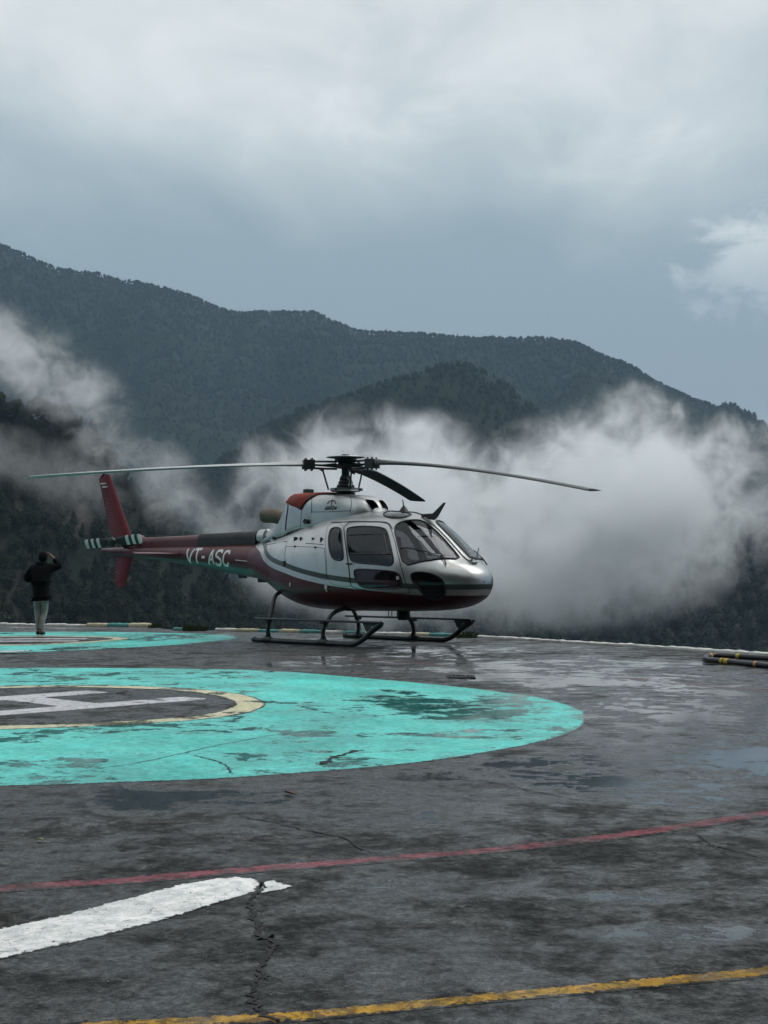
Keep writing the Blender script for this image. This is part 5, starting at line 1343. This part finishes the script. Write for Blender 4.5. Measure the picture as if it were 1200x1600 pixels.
skin_obj('trousers', JT, [('pel', 'lhip'), ('lhip', 'lk'), ('lk', 'lc'), ('lc', 'la'), ('pel', 'rhip'), ('rhip', 'rk'), ('rk', 'rc'), ('rc', 'ra')], M['trousers'], per, 'pel')
for nm, p in (('l', (-.048, .03)), ('r', (.032, .085))):
    sgn = -1 if nm == 'l' else 1
    skin_obj('shoe', {'h': ((p[0], p[1] + .03, .055), (.045, .05)), 'm': ((p[0] + .005 * sgn, p[1] - .06, .050), (.047, .042)), 't': ((p[0] + .012 * sgn, p[1] - .16, .042), (.045, .034))}, [('h', 'm'), ('m', 't')], M['shoe'], per, 'h')
mb = MB(); n_ = 14; pr = [(math.sin(math.pi * i / n_) * .098 * (1 - .12 * (i / n_)), -math.cos(math.pi * i / n_) * .108) for i in range(n_ + 1)]
mb.lathe([(max(r_, .002), z) for r_, z in pr], 20)
mb.v = [(x * .95 + .037, y * 1.08 + .022, z + 1.522 + mnoise.noise(Vector((x * 25, y * 25, z * 25))) * .006) for x, y, z in mb.v]
mb.build('hair', M['hair'], per)
MB().tube([(.10, .03, 1.375), (.05, -.075, 1.385), (-.03, -.06, 1.375), (-.055, .03, 1.365)], .045, 10).build('hood', M['jacket'], per)

# ================================================================== single trees on the crest of the cliff slope
def crest_pt(px):
    us = np.linspace(-850, 760, G_spur.shape[1]); k = np.interp(px, us, np.arange(len(us))); i = int(k); f_ = k - i
    return G_spur[-1, i] * (1 - f_) + G_spur[-1, i + 1] * f_
tree_mesh = {}
for kd in ('broad', 'conifer'):
    for sd in (21, 22): 
        V, F = crown_mesh(sd, kd, 520); tree_mesh[(kd, sd)] = np_mesh('crown', V, F); tree_mesh[(kd, sd)].materials.append(M['tree_near'])
trunk_me = MB().tube([(0, 0, -.12), (.005, 0, .15), (0, .006, .45), (.004, 0, .80)], [.028, .022, .014, .005], 8).mesh('trunk'); trunk_me.materials.append(M['bark'])
for i, (px, h, kd, sd, lb) in enumerate(((-4, 9.0, 'broad', 21, 'lone dark tree standing highest in the drifting mist'), (62, 6.5, 'broad', 22, 'low rounded tree on the crest under the mist'), (95, 7.2, 'broad', 21, 'tall bushy tree where the mist meets the cliff crest'),
        (112, 8.0, 'conifer', 21, 'pointed tree beside the bushy tree on the cliff crest'), (122, 6.0, 'broad', 22, 'small tree right of the pointed tree on the crest'), (147, 8.2, 'conifer', 22, 'slim tree half hidden by mist on the falling crest'),
        (166, 6.6, 'broad', 22, 'dark tree on the steep crest above the tail fin'), (176, 6.4, 'broad', 21, 'round dark tree right above the tail fin'), (196, 5.2, 'broad', 22, 'bushy tree on the crest beyond the tail rotor'), (258, 4.6, 'conifer', 21, 'small spiky tree on the crest above the tail boom'), (304, 4.2, 'broad', 21, 'shrubby tree low on the crest above the registration letters'))):
    p = crest_pt(px); r_ = empty('hillside_tree', (p[0], p[1] - 3, p[2] - .5), i * 1.3); r_.scale = (h, h, h); tag(r_, lb, 'tree', 'trees on the cliff crest')
    for nm, me in (('crown', tree_mesh[(kd, sd)]), ('trunk', trunk_me)):
        o = bpy.data.objects.new(nm, me); COL.objects.link(o); o.parent = r_

# ================================================================== drifting mist (real volumes) and the haze of the valley air
def mist(label, px, py, D, rx, ry, depth, tilt, dens, freq, seed, lo=.10, hi=.75, A=1.0, B1=1.7, B2=1.5, foot=-.75):
    k = D / FPX
    loc = ((px - 600) * k, D, CAM_H + (HORIZON - py) * k)
    bm = bmesh.new(); bmesh.ops.create_icosphere(bm, subdivisions=3, radius=1.0); me = bpy.data.meshes.new('mist'); bm.to_mesh(me); bm.free()
    o = bpy.data.objects.new('mist', me); COL.objects.link(o); o.location = loc; o.scale = (rx * k, depth, ry * k); o.rotation_euler = (0, R(tilt), 0)
    m = bpy.data.materials.new('mist_vapour'); m.use_nodes = True; nt = m.node_tree; nt.nodes.remove(nt.nodes['Principled BSDF']); out = nt.nodes['Material Output']
    oc = obj_co(nt); ln = nd(nt, 'VectorMath', {'operation': 'LENGTH'}, {0: oc}).outputs['Value']
    fall = mth(nt, 'SUBTRACT', 1.0, ln)
    pos = vscale(nt, geo_pos(nt), (1, 1, 1), (seed * 31, seed * 17, seed * 7))
    n1 = noise_tex(nt, pos, freq, 2, .5, 0.6)                       # the billows
    n2 = noise_tex(nt, pos, freq * 3.4, 5, .66, 0.9)                # torn edges
    v_ = mth(nt, 'ADD', mth(nt, 'MULTIPLY', fall, A), mth(nt, 'MULTIPLY', mth(nt, 'SUBTRACT', n1, .50), B1))
    v_ = mth(nt, 'ADD', v_, mth(nt, 'MULTIPLY', mth(nt, 'SUBTRACT', n2, .50), B2))
    v_ = rng_map(nt, v_, lo, hi)
    v_ = mth(nt, 'MULTIPLY', mth(nt, 'MULTIPLY', v_, v_), rng_map(nt, fall, 0.0, 0.25))
    oz = nd(nt, 'SeparateXYZ', {}, {0: oc}).outputs[2]
    v_ = mth(nt, 'MULTIPLY', v_, rng_map(nt, oz, foot, foot + .75, .03, 1.0))   # the cloud lifts off the slope below
    pv = nd(nt, 'VolumePrincipled', {}, {'Color': (0.975, 0.988, 0.997, 1), 'Density': mth(nt, 'MULTIPLY', v_, dens), 'Anisotropy': 0.25})
    nt.links.new(pv.outputs[0], out.inputs['Volume'])
    me.materials.append(m); tag(o, label, 'mist', kind='stuff'); return o
mist('thick white mist bank billowing in the valley behind the helicopter nose', 990, 800, 420, 345, 222, 55, -3, .19, .027, 1.0, .12, .95, 1.0, 1.8, 2.0, foot=-.80)
mist('mist plume behind the helicopter rotor and cabin', 600, 835, 400, 300, 225, 50, 8, .16, .029, 2.0, .12, .95, 1.0, 1.8, 2.0, foot=-1.15)
mist('thin mist hanging low over the dark valley side', 720, 900, 430, 430, 110, 50, 2, .060, .03, 3.0, .05, .7, foot=-1.15)
mist('bright streak of mist drifting down across the cliff crest', 75, 600, 455, 310, 100, 32, 40, .085, .034, 4.0, .18, 1.05, 1.0, 2.0, 2.2, foot=-1.2)
mist('faint mist wisps above the tail boom', 285, 775, 430, 200, 85, 30, 36, .060, .036, 5.0, .16, .9, foot=-1.2)
mist('mist veil over the dark rocky slope', 60, 740, 420, 190, 80, 22, 20, .018, .03, 6.0, foot=-1.2)

hz = bpy.data.meshes.new('haze'); mb = MB().box((-3900, -760, -420), (3900, 4000, 1250)); o = mb.build('haze', None, smooth=False)
m = bpy.data.materials.new('valley_air'); m.use_nodes = True; nt = m.node_tree; nt.nodes.remove(nt.nodes['Principled BSDF'])
pv = nd(nt, 'VolumePrincipled', {}, {'Color': (0.53, 0.78, 1.0, 1), 'Density': 0.000098, 'Anisotropy': 0.0})
nt.links.new(pv.outputs[0], nt.nodes['Material Output'].inputs['Volume']); o.data.materials.append(m)
tag(o, 'thin blue haze filling the valley air', 'haze', kind='stuff')
